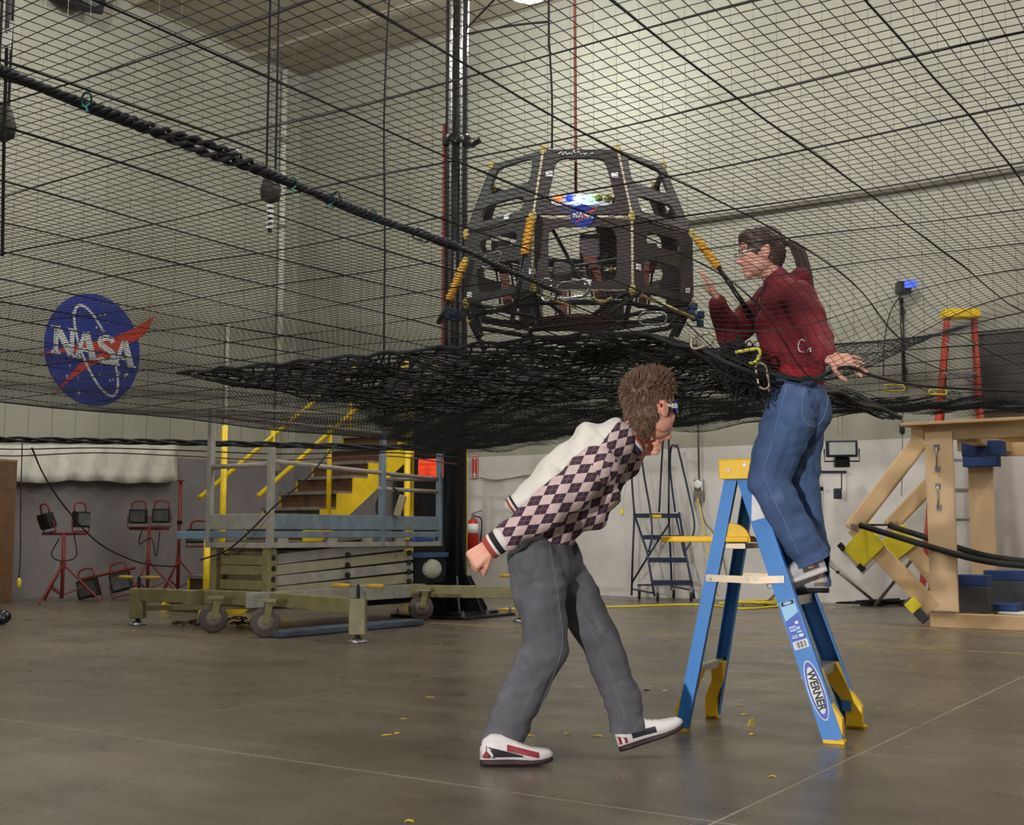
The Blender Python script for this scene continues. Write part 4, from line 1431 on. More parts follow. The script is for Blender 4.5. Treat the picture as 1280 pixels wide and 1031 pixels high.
for q in range(2):
    mb = MB()
    sp = 0.092
    for sg_ in (1, -1):
        c0, c1 = (0, L1 + L2) if sg_ == 1 else (-L2, L1)
        k = c0
        while k < c1:
            run = []
            m = int(L2 / 0.045)
            for i in range(m + 1):
                b = L2 * i / m
                a = k - b if sg_ == 1 else k + b
                if 0 <= a <= L1:
                    run.append(heavy(a + 0.012 * math.sin(b * 40 + k * 9), b, q))
            if len(run) > 1:
                mb.tube(run, 0.0062 if q == 0 else 0.0055, 4, cap=False)
            k += sp + 0.01 * q
    o = mb.build('knotted_mesh', M_cord, cn)
    o['kind'] = 'stuff'
brd = [heavy(L1 * i / 30, 0, 0) for i in range(31)] + [heavy(L1, L2 * i / 20, 0) for i in range(1, 21)] + [heavy(L1 * (1 - i / 30), L2, 0) for i in range(1, 31)] + [heavy(0, L2 * (1 - i / 20), 0) for i in range(1, 20)]
MB().tube(brd, 0.009, 6, closed=True).build('border_rope', M_cord, cn, True)
# bunched end at the woman's waist
rnd = random.Random(21)
mb = MB()
for k in range(520):
    t1, t2 = rnd.random() * 6.28, rnd.random() ** 0.5
    a = P(931 + 27 * t2 * math.cos(t1) + 8 * t2 * math.sin(t1), 462 + 36 * t2 * math.sin(t1), 5.0 + 0.10 * rnd.random())
    pts = [a]
    for i in range(5):
        pts.append(pts[-1] + V((rnd.uniform(-.018, .018), rnd.uniform(-.012, .012), rnd.uniform(-.018, .014))))
    mb.tube(catmull(pts, 2), 0.0028, 4, cap=False)
o = mb.build('bunched_end', M_cord, cn)
o['kind'] = 'stuff'

# ------------------------------------------------------------------ bundled seam rope with carabiners
seam = [G(px, py, HN + 0.012) for px, py in ((-60, 62), (0, 88), (100, 128), (200, 165), (288, 196), (360, 227), (420, 252), (480, 276), (545, 299), (580, 312), (612, 327), (650, 344), (700, 366))]
seam = catmull(seam, 8)
M_braid = mat('navy_black_braid', (34, 31, 42), 0.65, var=0.5, scale=160, stain=(120, 50, 46), sscale=60, sthr=0.70)
sr_ = thing('seam_rope', seam[30], 'thick braided black rope seam running down the net to the lander', 'rope')
d_ = (seam[-1] - seam[0]).normalized()
sa = d_.cross(EZ).normalized()
ns = len(seam)
for k in range(4):
    pts, acc = [], 0
    for i, p in enumerate(seam):
        for f_ in (0, 0.25, 0.5, 0.75):
            if i == ns - 1 and f_:
                continue
            q = p.lerp(seam[min(i + 1, ns - 1)], f_)
            u = (i + f_) / ns
            th = (i + f_) * 1.9 + k * math.pi / 2
            rr_ = (0.0078 if u < 0.72 else 0.0055) * (1 + 0.3 * math.sin(i * 0.4))
            gap = 0.012 * math.exp(-((u - 0.30) / 0.05) ** 2) * (1 if k % 2 else -1)
            pts.append(q + (sa * math.cos(th) + EZ * math.sin(th)) * rr_ + EZ * gap)
    MB().tube(pts, [0.0062 if i < len(pts) * 0.72 else 0.0045 for i in range(len(pts))], 6).build('strand', M_braid, sr_, True)
for px, py in ((108, 124), (365, 229), (412, 249), (465, 269)):
    c = G(px, py, HN + 0.012)
    MB().tube([c + (sa * math.cos(t) + EZ * math.sin(t)) * 0.0155 for t in [i * math.pi / 6 for i in range(12)]], 0.0026, 5, closed=True).build('teal_tie', M_teal, sr_, True)
    MB().tube([c - EZ * 0.015, c - EZ * 0.028 + sa * 0.006], 0.0024, 5).build('tie_tail', M_teal, sr_)


def carabiner(c, long, side, L, W, r, m, label):
    long, side = long.normalized(), side.normalized()
    t = thing('carabiner', c, label, 'carabiner', 'carabiners on the net ropes')
    pts = []
    h = (L - W) / 2
    for i in range(9):
        a = -math.pi / 2 + math.pi * i / 8
        pts.append(c + long * (h + W / 2 * math.cos(a)) + side * (W / 2 * math.sin(a)))
    for i in range(9):
        a = math.pi / 2 + math.pi * i / 8
        pts.append(c + long * (-h + W / 2 * math.cos(a)) + side * (W / 2 * math.sin(a)))
    MB().tube(pts[9:] + pts[:9], r, 8).build('body', m, t, True)
    MB().tube([pts[8] + side * 0, pts[9]], r * 0.8, 8).build('gate', m, t, True)
    MB().lathe(pts[9].lerp(pts[8], 0.4), [(r * 1.3, 0), (r * 1.3, L * 0.16)], pts[8] - pts[9], 10).build('gate_sleeve', m, t)


XU = V((1, 0, 0))
rp = d_
for (px, py, z, lo_, si_, L, W, r, m_, lab) in (
        (288, 196, HN + 0.02, sa, EZ, 0.05, 0.038, 0.004, M_steel, 'small silver ring carabiner clipped round the seam rope above the emblem'),
        (417, 250, HN + 0.02, sa + EZ * .5, EZ, 0.05, 0.036, 0.004, M_steel, 'small silver ring carabiner on the seam rope, third from the lander'),
        (526, 294, HN + 0.01, rp, EZ + sa * .3, 0.09, 0.034, 0.0042, M_steel, 'silver carabiner lying along the seam rope left of the column'),
        (614, 325, HN + 0.06, XU + EZ * .45, EZ, 0.075, 0.042, 0.0045, M_steel, 'silver carabiner before the left panel of the lander'),
        (683, 362, HN + 0.03, EZ, XU, 0.085, 0.036, 0.0048, M_steel, 'silver carabiner hanging upright below the lander front'),
        (716, 362, HN + 0.03, XU + EZ * .12, EZ, 0.125, 0.062, 0.006, M_steel, 'largest silver carabiner, clipped at the lander front'),
        (816, 398, HN, XU, EZ, 0.115, 0.052, 0.0055, M_steel, 'silver carabiner at the cargo net edge under the lander'),
        (878, 426, HN - 0.1, XU + EZ * .3, EZ, 0.10, 0.05, 0.005, M_zinc, 'brass-tinted carabiner on the cargo net beside the woman'),
        (953, 470, HN - 0.24, EZ + XU * -.15, XU, 0.11, 0.045, 0.0048, M_zinc, 'brass-tinted carabiner hanging at the waist of the woman'),
        (1118, 485, HN - 0.18, XU, EZ, 0.10, 0.03, 0.005, M_ycord, 'yellow-green clip on the net edge right of the woman'),
        (1172, 490, HN - 0.1, XU, EZ, 0.10, 0.025, 0.005, M_ycord, 'yellow-green clip on the net edge before the orange ladder')):
    carabiner(G(px, py, z), lo_, si_, L, W, r, m_, lab)
c = P(940, 444, 4.95)
tag(MB().tube(catmull([c + V((-.07, 0, .012)), c + V((-.02, -.01, .02)), c + V((.022, -.012, .025)), c + V((.03, -.012, 0)), c + V((.01, -.012, -.03)), c + V((-.015, -.01, -.035))]), 0.007, 6).build('yellow_loop', mat('yellow_webbing', (212, 204, 70), 0.5), smooth=True),
    'yellow webbing loop on the net at the waist of the woman', 'strap')
for px, py, lab in ((565, 392, 'small blue tie bundle on the net left of the lander'), (871, 392, 'small blue tie bundle right of the lander')):
    c = P(px, py, 5.35)
    mb = MB()
    rnd = random.Random(px)
    for k in range(5):
        mb.box(c + V((rnd.uniform(-.035, .035), rnd.uniform(-.02, .02), rnd.uniform(-.045, .05))), (0.028, 0.028, 0.035), Matrix.Rotation(rnd.random(), 3, 'Z'))
    tag(mb.build('blue_tie', mat('tie_blue', (52, 84, 122), 0.5), bevel=0.006), lab, 'tie')

# hoist lines and cords hanging from the ceiling
def hoist(px, pyb, Y, label, tagw=False):
    b = P(px, pyb, Y)
    h = thing('hoist_block', b, label, 'hoist')
    for dx in (-0.035, 0.035):
        MB().tube([b + V((dx, 0, 0.12)), V((b.x + dx, b.y, CEIL - 0.03))], 0.010, 6).build('wire_rope', M_cord, h)
    MB().lathe(b - EZ * 0.02, [(0.03, 0), (0.075, 0.03), (0.085, 0.10), (0.06, 0.19), (0.03, 0.24)], n=12).build('block', mat('dark_olive_metal', (52, 48, 40), 0.6), h, True)
    if tagw:
        for k in range(5):
            MB().box(b + V((0, -0.01, -0.05 - 0.042 * k)), (0.05, 0.03, 0.022)).build('stripe_band', M_white, h)
        MB().tube([b, b - EZ * 0.26], 0.017, 8).build('shank', M_blackmat, h)
    return h


hoist(338, 250, 9.2, 'hoist block with striped shank hanging beside the corner conduit', True)
hoist(2, 172, 7.2, 'dark hoist block hanging at the left edge')
c = P(9, 40, 6.4)
wt = thing('rope_tag', c, 'white cloth tag tied to a grey hanging rope', 'tag')
MB().tube([c + EZ * 0.02, V((c.x, c.y, CEIL - 0.03))], 0.016, 6).build('rope', mat('grey_rope', (72, 70, 78), 0.7), wt)
MB().prism([(-0.03, -0.10), (0.0, -0.085), (0.022, -0.10), (0.03, 0.06), (0.0, 0.07)], -0.005, 0.005, MX(c, XU, EZ)).build('cloth', M_white, wt)
MB().tube([c, P(5, 170, 6.6), P(3, 320, 7.0)], 0.010, 6).build('lower_rope', M_cord, wt)
pts = [P(487, -10, 8.0), P(483, 60, 8.0), P(480, 160, 8.0), P(481, 300, 8.0), P(480, 420, 8.0), P(481, 520, 8.0)]
tag(MB().tube(catmull(pts), 0.007, 6).build('ceiling_cord', M_cord, smooth=True), 'black cord hanging from the ceiling left of the column', 'cord')
pts = [V((P(686, 0, 5.7).x, 5.7, CEIL - 0.02)), V((P(686, 0, 5.7).x, 5.7, 5.5)), P(686, 10, 5.7), P(687, 60, 5.7), P(690, 120, 5.7), P(690, 186, 5.7)]
tag(MB().tube(catmull(pts), 0.0055, 6).build('power_cord', M_cord, smooth=True), 'thin black power cord dropping to the top of the lander', 'cord')
tag(MB().tube([LC + EZ * 2.42, LC + EZ * (CEIL - 0.03)], 0.0075, 6).build('tether', mat('faded_red_strap', (176, 104, 88), 0.7), smooth=True),
    'faded red tether hanging straight above the lander', 'rope')
pts = [P(585, 42, 12.4), P(640, 32, 11.5), P(686, 27, 10.5)]
tag(MB().tube(catmull(pts), 0.012, 6).build('guy_line', M_cord, smooth=True), 'black guy line stretched from the column top', 'rope')
pts = [P(583, 36, 12.4), P(600, 18, 12.0), P(625, -8, 11.5)]
tag(MB().tube(pts, 0.012, 6).build('upper_guy_line', M_cord, smooth=True), 'steep black guy line rising from the column', 'rope')

# ------------------------------------------------------------------ the lander prototype
M_carbon = mat('dark_panel', (58, 50, 48), 0.5, var=0.15, scale=30)
M_carbon2 = mat('grey_panel', (66, 66, 64), 0.6, var=0.12, scale=30)
M_cream = mat('cream_hinge', (205, 190, 160), 0.5, var=0.3, scale=90)
M_gold = mat('gold_tape', (188, 168, 92), 0.4, var=0.2, scale=60)
M_amber = mat('amber_foam', (206, 150, 30), 0.55, var=0.2, scale=50)
M_rust = mat('brown_spring', (110, 58, 42), 0.5)
ZT = P(727, 188, 5.24).z
ZM = P(730, 271, 5.12).z
ZB = P(730, 362, 5.12).z
AM, AT = 0.43, 0.332
ld = thing('lander_prototype', LC + EZ * (ZB - 0.08), 'eight-sided dark lander frame prototype with cut-out panels sitting on the net', 'lander')


def oct_pt(side, k, z, rot=0.0):    # corner k of an octagon; edge 0 faces the camera
    R_ = side * 1.3066
    a = math.radians(-90 - 22.5 + 45 * k) + rot
    return LC + V((R_ * math.cos(a), R_ * math.sin(a), z))


def polyray(pl, c, th):
    d = (math.cos(th), math.sin(th))
    best = 1e9
    for i in range(len(pl)):
        x1, y1 = pl[i][0] - c[0], pl[i][1] - c[1]
        x2, y2 = pl[(i + 1) % len(pl)][0] - c[0], pl[(i + 1) % len(pl)][1] - c[1]
        ex, ey = x2 - x1, y2 - y1
        den = d[0] * ey - d[1] * ex
        if abs(den) < 1e-12:
            continue
        t = (x1 * ey - y1 * ex) / den
        u = (x1 * d[1] - y1 * d[0]) / den
        if t > 0 and -1e-6 <= u <= 1 + 1e-6:
            best = min(best, t)
    return best


def holed(mb, pl, ins, z0, z1, M, rnd_=0.35):
    n = len(pl)
    cx = sum(p[0] for p in pl) / n
    cy = sum(p[1] for p in pl) / n
    c = (cx, cy)
    angs = sorted([math.atan2(p[1] - cy, p[0] - cx) for p in pl] + [2 * math.pi * k / 32 - math.pi + 0.05 for k in range(32)])
    inn = [(cx + (p[0] - cx) * (1 - ins[0] / max(1e-6, abs(p[0] - cx))), cy + (p[1] - cy) * (1 - ins[1] / max(1e-6, abs(p[1] - cy)))) for p in pl]
    outer, ds = [], []
    for a in angs:
        r = polyray(pl, c, a)
        outer.append((cx + r * math.cos(a), cy + r * math.sin(a)))
        ds.append(polyray(inn, c, a))
    m = len(ds)
    for _ in range(2):
        ds = [min(ds[i], (ds[i - 1] + ds[(i + 1) % m] + ds[i] * 1.0) / 3) for i in range(m)]
    inner = [(cx + r * math.cos(a), cy + r * math.sin(a)) for a, r in zip(angs, ds)]
    mb.ring(outer, inner, z0, z1, M)


for k in range(8):
    m_ = M_carbon2 if k == 7 else M_carbon
    b0, b1 = oct_pt(AM, k, ZB), oct_pt(AM, k + 1, ZB)
    m0, m1 = oct_pt(AM, k, ZM), oct_pt(AM, k + 1, ZM)
    t0, t1 = oct_pt(AT, k, ZT), oct_pt(AT, k + 1, ZT)
    # upper panel
    mid = (m0 + m1) / 2
    up = (t0 + t1) / 2 - mid
    M = MX(mid, m1 - m0, up)
    hu, wm, wt_ = up.length, AM / 2 - 0.004, AT / 2 - 0.004
    mb = MB()
    if k in (0, 4):
        holed(mb, [(-wm, 0.01), (wm, 0.01), (wt_, hu), (-wt_, hu)], (0.055, 0.045), -0.007, 0.007, M)
    else:
        f_ = 0.46
        wx = wm + (wt_ - wm) * f_
        holed(mb, [(-wm, 0.01), (wm, 0.01), (wx, hu * f_), (-wx, hu * f_)], (0.06, 0.035), -0.007, 0.007, M)
        holed(mb, [(-wx, hu * f_), (wx, hu * f_), (wt_, hu), (-wt_, hu)], (0.05, 0.026), -0.007, 0.007, M)
    mb.build('upper_panel', m_, ld)
    # lower panel
    mid = (b0 + b1) / 2
    hl_ = ZM - ZB
    M = MX(mid, b1 - b0, EZ)
    mb = MB()
    if k in (0, 4):
        holed(mb, [(-wm, 0), (wm, 0), (wm, hl_ - 0.01), (-wm, hl_ - 0.01)], (0.062, 0.035), -0.007, 0.007, M)
    else:
        holed(mb, [(-wm, 0), (wm, 0), (wm, hl_ * .56), (-wm, hl_ * .56)], (0.07, 0.03), -0.007, 0.007, M)
        holed(mb, [(-wm, hl_ * .56), (wm, hl_ * .56), (wm, hl_ - .01), (-wm, hl_ - .01)], (0.08, 0.036), -0.007, 0.007, M)
    mb.build('lower_panel', m_, ld)
    # hinges on the edges, gold tape on the corners
    for a, b_ in ((b0, m0), (m0, t0)):
        d = b_ - a
        MB().tube([a + d * 0.06, b_ - d * 0.06], 0.0085, 6).build('edge_hinge', M_cream if k in (0, 1) else M_carbon, ld)
    for q in (b0, m0, t0):
        MB().ell(q, (0.017, 0.017, 0.028), nu=8, nv=5).build('corner_tape', M_gold, ld, True)
    MB().tube([m0.lerp(m1, .07), m0.lerp(m1, .93)], 0.006, 6).build('seam_hinge', M_cream if k == 0 else M_carbon, ld)
    MB().tube([b0.lerp(b1, .07), b0.lerp(b1, .93)], 0.006, 6).build('seam_hinge', M_cream if k == 0 else M_carbon, ld)
    # floor struts
    MB().tube([b0, LC + (b0 - LC) * 0.25 + EZ * 0 - EZ * ((b0 - LC).z * 0.25 - (ZB - 0.05))], 0.011, 6).build('floor_strut', M_black, ld)
    foot = LC + (V((b0.x, b0.y, 0)) - V((LC.x, LC.y, 0))) * 0.86
    MB().tube([b0, V((foot.x, foot.y, HN + 0.005))], 0.013, 6).build('foot_strut', M_black, ld)
MB().lathe(LC + EZ * (ZB - 0.06), [(0.20, 0), (0.20, 0.014)], n=16).build('floor_plate', M_rust, ld)
pl = [oct_pt(AM * 0.9, k, ZB - 0.045) for k in range(8)]
MB().tube(pl, 0.013, 6, closed=True).build('base_ring', M_black, ld, True)

# front-face marks
fm0 = (oct_pt(AM, 0, ZM) + oct_pt(AM, 1, ZM)) / 2
fup = (oct_pt(AT, 0, ZT) + oct_pt(AT, 1, ZT)) / 2 - fm0
FU = MX(fm0, V((1, 0, 0)), fup)
FL = MX(fm0, V((1, 0, 0)), EZ)
hu = fup.length


def tagw(M, x, y, w=0.03, h=0.026):
    MB(M).box((x, y, 0.011), (w, h, 0.004)).build('white_tag', M_white, ld)


tagw(FU, -0.143, 0.222), tagw(FU, 0.148, 0.215), tagw(FL, -0.22, -0.245), tagw(FL, 0.02, -0.292)
for k, x, y, lo_ in ((7, 0.05, 0.03, False), (1, -0.12, 0.05, False), (7, -0.18, -0.29, True), (1, -0.185, -0.22, True), (1, 0.17, -0.27, True)):
    a0, a1 = oct_pt(AM, k, ZM), oct_pt(AM, k + 1, ZM)
    u_ = EZ if lo_ else (oct_pt(AT, k, ZT) + oct_pt(AT, k + 1, ZT)) / 2 - (a0 + a1) / 2
    tagw(MX((a0 + a1) / 2, a1 - a0, u_), x, y)
# signature on the top edge
sig = [(-0.10, 0.0), (-0.085, 0.014), (-0.08, -0.006), (-0.07, 0.012), (-0.06, -0.003), (-0.05, 0.006), (-0.04, -0.002), (-0.03, 0.022), (-0.022, -0.008), (-0.01, 0.016), (0.0, 0.0),
       (0.01, 0.008), (0.02, -0.002), (0.03, 0.012), (0.04, 0.0), (0.055, 0.006)]
e = MB()
stroke(e, sig, 0.0035, 0.008, 0.0095, FU @ Matrix.Translation((0, hu - 0.026, 0)))
e.build('signature', M_white, ld)
# round emblem
cpt = FL @ V((0.0, 0.002, 0.016))
em = MB(Matrix.Translation((0, 0, 0)))
emr = bpy.data.objects.new('round_emblem', None)
COL.objects.link(emr)
emr.parent = ld
emr.location = cpt - worg(ld)
emblem(FL @ Matrix.Translation((0.0, 0.002, 0.012)), 0.052, emr, 0.0012, False)
# light bar
lb_ = FU @ V((0.0, 0.072, -0.03))
MB(FU).box((0.0, 0.098, -0.012), (0.27, 0.062, 0.010)).build('light_bar', mat('bar_cream', (206, 204, 196), 0.5), ld, bevel=0.006)
for x, colr, es in ((-0.105, (240, 130, 60), 1.2), (-0.055, (40, 60, 160), 1.5), (-0.012, (150, 170, 255), 9), (0.03, (130, 255, 170), 5), (0.073, (110, 110, 20), 0), (0.115, (110, 100, 16), 0)):
    MB(FU).lathe((x, 0.100, -0.008), [(0.017, 0), (0.017, 0.012), (0.009, 0.022)], (0, 0, 1), 14).build('indicator', mat('indicator_%d' % int(1000 * x + 500), colr, 0.3, emit=colr, es=es), ld, True)
light('blue_indicator_glow', 'POINT', FU @ V((-0.008, 0.075, 0.035)), 0.7, (0.15, 0.25, 1.0), 0.01)
light('green_indicator_glow', 'POINT', FU @ V((0.035, 0.10, 0.04)), 0.12, (0.3, 1.0, 0.5), 0.01)
MB().tube(catmull([FU @ V((-0.04, 0.10, -0.035)), LC + V((-0.02, -0.2, ZM + 0.17)), LC + EZ * (ZM + 0.20)]), 0.006, 6).build('hook_strap', M_rust, ld, True)
# inner sprung legs
for k, (x, y, w, lean) in enumerate(((0.05, -0.22, 0.07, 0.03), (-0.36, -0.10, 0.07, 0.02), (0.34, -0.05, 0.06, -0.02), (-0.05, 0.36, 0.07, 0.0))):
    c = LC + V((x, y, 0))
    pts = [c + EZ * (ZM - 0.02), c + V((lean * .3, 0, ZM - 0.10)), c + V((lean, 0, ZM - 0.2)), c + V((lean * 1.6, 0, ZB + 0.02))]
    for dx, ww, mm, nm in ((0, w * .62, M_rust, 'spring_strip'), (-w / 2, 0.010, M_black, 'leg_side'), (w / 2, 0.010, M_black, 'leg_side')):
        mb = MB()
        cc = catmull(pts, 4)
        for i in range(len(cc) - 1):
            mb.beam(cc[i] + V((dx, 0, 0)), cc[i + 1] + V((dx, 0, 0)), ww, 0.03, up=(0, 1, 0))
        mb.build(nm, mm, ld)
    MB().box(c + EZ * (ZM - 0.06), (w * 1.3, 0.06, 0.11)).build('actuator', mat('actuator_grey', (96, 90, 88), 0.4, 0.4), ld, bevel=0.006)
    MB().box(c + EZ * (ZM - 0.13) + V((0, -0.02, 0)), (w * .9, 0.05, 0.035)).build('actuator_block', M_rust, ld, bevel=0.004)
MB().tube([FL @ V((-0.14, -0.02, -0.06)), FL @ V((0.02, -0.32, -0.05))], 0.009, 6).build('diagonal_cable', M_black, ld)
MB().tube([FL @ V((-0.15, -0.20, -0.15)), FL @ V((0.16, -0.15, -0.15))], 0.004, 6).build('steel_rod', M_steel, ld)
MB().tube(catmull([P(740, 372, 5.0), P(752, 378, 5.0), P(765, 372, 5.0)]), 0.007, 6).build('gold_loop', M_gold, ld, True)
for a, b_ in ((P(797, 366, 5.1), P(868, 398, 5.2)), (P(800, 366, 5.1), P(760, 392, 5.0)), (P(670, 366, 5.1), P(612, 392, 5.3)), (P(672, 368, 5.1), P(720, 384, 5.0))):
    MB().tube([a, b_], 0.008, 6).build('lashing', M_gold if b_.x > a.x else M_black, ld)
# amber sprung struts
for pa, pb, pe, da in (((664, 274), (656, 318), (640, 402), 5.03), ((580, 330), (561, 376), (548, 404), 5.32), ((873, 301), (898, 334), (940, 396), 5.38)):
    a, b_, e = P(*pa, da), P(*pb, da - 0.03), P(*pe, da - 0.08)
    n = 28
    st = MB().tube([a.lerp(b_, i / n) for i in range(n + 1)], [0.019 + 0.0035 * math.sin(i * 1.57) for i in range(n + 1)], 10).build('amber_spring', M_amber, ld, True)
    MB().tube([b_, e], 0.011, 8).build('strut_rod', M_black, st, True)
    MB().lathe(a, [(0.014, 0), (0.014, 0.03)], a - b_, 8).build('strut_joint', M_gold, st)

# ------------------------------------------------------------------ blue stepladder
M_lblue = mat('blue_fibreglass', (46, 128, 206), 0.4, var=0.05)
M_lyel = mat('ladder_yellow', (246, 196, 22), 0.42, var=0.05)
NF, NR = G(1043, 930), G(851, 915)
LA = (NR - NF).normalized()
LBv = V((-LA.y, LA.x, 0))
if LBv.y < 0:
    LBv = -LBv
SPR = (NR - NF).length
LDM = Matrix(((LA.x, LBv.x, 0, NF.x), (LA.y, LBv.y, 0, NF.y), (0, 0, 1, 0), (0, 0, 0, 1)))
LWD, LH = 0.47, 1.12
bl = thing('blue_stepladder', LDM @ V((0.33, LWD / 2, 0)), 'blue four-foot stepladder with yellow top cap and paint shelf', 'ladder')


def lp_(a, b, z):
    return LDM @ V((a, b, z))


def taper(z, far_):
    t = z / LH
    return (LWD - 0.075 * t) if far_ else 0.075 * t


def fa(z):
    return 0.375 * z / LH


def ra(z):
    return SPR + (0.43 - SPR) * z / LH


def channel(p0, p1, w, d, inward, m):
    mb = MB()
    ax = (p1 - p0).normalized()
    n = inward
    wv = n.cross(ax).normalized()
    mb.beam(p0, p1, w, 0.006, up=n)
    for s in (-1, 1):
        mb.beam(p0 + wv * (s * (w / 2 - 0.003)) + n * d / 2, p1 + wv * (s * (w / 2 - 0.003)) + n * d / 2, 0.006, d, up=n)
    return mb


for far_ in (False, True):
    inn = LBv * (-1 if far_ else 1)
    rail = channel(lp_(fa(0.012), taper(0, far_), 0.012), lp_(fa(LH), taper(LH, far_), LH), 0.082, 0.032, inn, M_lblue).build('front_rail', M_lblue, bl)
    rear = channel(lp_(ra(0.012), taper(0, far_), 0.012), lp_(ra(LH), taper(LH, far_), LH), 0.055, 0.028, inn, M_lblue).build('rear_rail', M_lblue, bl)
    for f_, w in ((fa, 0.088), (ra, 0.06)):
        mb = MB(LDM)
        mb.box((f_(0.006), taper(0, far_) + (-0.018 if far_ else 0.018), 0.008), (w, 0.046, 0.016))
        mb.build('foot', M_lyel, bl, bevel=0.003)
    # inner boots and braces
    s = -1 if far_ else 1
    for f_, zz, nm in ((fa, 0.29, 'front_boot'), (ra, 0.27, 'rear_boot')):
        Mb = LDM @ MX((0, 0, 0), (0, 1, 0), (0, 0, 1))
        y0 = taper(0, far_)
        y1 = taper(zz, far_)
        q0, q1 = f_(0.01), f_(zz)
        mb = MB()
        v = []
        for a_, z_, yo, yi in ((q0, 0.012, y0 + s * 0.006, y0 + s * 0.055), (q0, 0.10, y0 + s * 0.008, y0 + s * 0.05), (f_(0.18), 0.18, y0 + s * 0.012, y0 + s * 0.055), (q1, zz, y1 + s * 0.02, y1 + s * 0.10)):
            w_ = 0.028 if f_ is ra else 0.036
            v += [lp_(a_ - w_, yo, z_), lp_(a_ + w_, yo, z_), lp_(a_ + w_, yi, z_), lp_(a_ - w_, yi, z_)]
        fs = [(3, 2, 1, 0), (12, 13, 14, 15)]
        for i in range(3):
            for k in range(4):
                fs.append((i * 4 + k, i * 4 + (k + 1) % 4, i * 4 + 4 + (k + 1) % 4, i * 4 + 4 + k))
        mb.add(v, fs)
        bo = mb.build(nm, M_lyel, bl, bevel=0.003)
        if far_ and f_ is fa:
            MB(LDM).box((f_(0.10), y0 - 0.054, 0.10), (0.040, 0.012, 0.045)).build('boot_pad', M_lblue, bo, bevel=0.003)
    # spreader
    yb = taper(0.65, far_) + (0.008 if far_ else -0.008)
    MB(LDM).beam((fa(0.655) - 0.02, yb, 0.662), (0.335, yb, 0.655), 0.006, 0.030).build('spreader_bar', M_zinc, bl)
    MB(LDM).beam((0.30, yb + (-.006 if far_ else .006), 0.655), (ra(0.655) + 0.02, yb + (-.006 if far_ else .006), 0.662), 0.006, 0.030).build('spreader_bar', M_zinc, bl)
    for a in (fa(0.655), 0.325, 0.36, ra(0.655)):
        MB(LDM).lathe((a, yb, 0.659), [(0.008, -0.006), (0.008, 0.006)], (0, 1, 0), 8).build('rivet', M_steel, bl)
for z in (0.29, 0.585, 0.875):                           # steps
    a = fa(z)
    y0, y1 = taper(z, False), taper(z, True)
    mb = MB(LDM)
    mb.box((a + 0.004, (y0 + y1) / 2, z), (0.066, y1 - y0 - 0.012, 0.006))
    for s in (-1, 1):
        mb.box((a + 0.004 + s * 0.031, (y0 + y1) / 2, z - 0.018), (0.005, y1 - y0 - 0.012, 0.036))
    mb.build('step', M_alu, bl)
for z in (0.265, 0.80):
    mb = MB(LDM)
    mb.box((ra(z), (taper(z, False) + taper(z, True)) / 2, z), (0.03, taper(z, True) - taper(z, False) - 0.01, 0.03))
    mb.build('rear_bar', M_alu, bl)
cap = MB(LDM)
cap.box((0.395, LWD / 2, LH + 0.052), (0.165, 0.40, 0.012))
for y in (LWD / 2 - 0.197, LWD / 2 + 0.197):
    cap.box((0.395, y, LH + 0.012), (0.165, 0.010, 0.085))
for a in (0.395 - 0.078, 0.395 + 0.078):
    cap.box((a, LWD / 2, LH + 0.025), (0.010, 0.40, 0.06))
co = cap.build('top_cap', M_lyel, bl, bevel=0.006)
for a, z in ((0.43, LH + 0.01), (0.36, LH + 0.03)):
    MB(LDM).lathe((a, LWD / 2 - 0.203, z), [(0.009, -0.004), (0.009, 0.003)], (0, 1, 0), 8).build('rivet', M_steel, co)
sh = MB(LDM)
sh.box((0.56, LWD / 2 - 0.02, 0.83), (0.40, 0.30, 0.026))
so = sh.build('paint_shelf', M_lyel, bl, bevel=0.006)
Md = LDM @ MX((0.44, 0.085, 0.818), (1, 0, 0), (0, 0, 1))
MB(Md).prism(arc(0, 0, 0.088, 0.082, 0, 180, 20), -0.012, 0.012).build('shelf_guard', M_lyel, so, bevel=0.003)
MB(LDM).box((0.44, LWD / 2, 0.80), (0.12, 0.30, 0.022)).build('shelf_hinge', M_zinc, so)
# labels on the near front rail
rd = (lp_(fa(LH), taper(LH, False), LH) - lp_(0, 0, 0)).normalized()


def rail_m(z, off=0.0045):
    c = lp_(fa(z), taper(z, False), z) - LBv * off
    return MX(c, -rd, -LA)                              # x runs down the rail, y to the right, z outward


M_lab_b = mat('label_blue', (28, 78, 190), 0.4, var=0.03)
M_lab_l = mat('label_light', (150, 205, 240), 0.4, var=0.03)
M_ink = mat('label_black', (14, 14, 16), 0.5)
Mo = rail_m(0.21)
lo_ = MB(Mo).prism(arc(0, 0, 0.125, 0.034, 0, 360, 40)[:-1], 0, 0.0008).build('oval_label', M_white, bl)
MB(Mo).prism(arc(0, 0, 0.120, 0.0305, 0, 360, 40)[:-1], 0.0002, 0.0014).build('oval_band', M_lab_b, lo_)
MB(Mo).prism(arc(0, 0, 0.098, 0.0225, 0, 360, 40)[:-1], 0.0004, 0.0020).build('oval_centre', M_white, lo_)
text('lettering', 'WERNER', 0.046, Mo @ Matrix.Translation((0, 0, 0.0021)), M_ink, lo_, 0.0003, 0.0019, sx=0.88)
Mo = rail_m(0.475)
ls = MB(Mo).box((0, 0, 0.0004), (0.205, 0.064, 0.0008)).build('sticker', M_lab_l, bl)
MB(Mo).prism([(-0.02, -0.032), (-0.045, 0.032), (0.068, 0.032), (0.068, -0.032)], 0.0002, 0.0014).build('sticker_panel', M_lab_b, ls)
MB(Mo).box((0.086, 0, 0.0009), (0.034, 0.062, 0.001)).build('sticker_foot', M_white, ls)
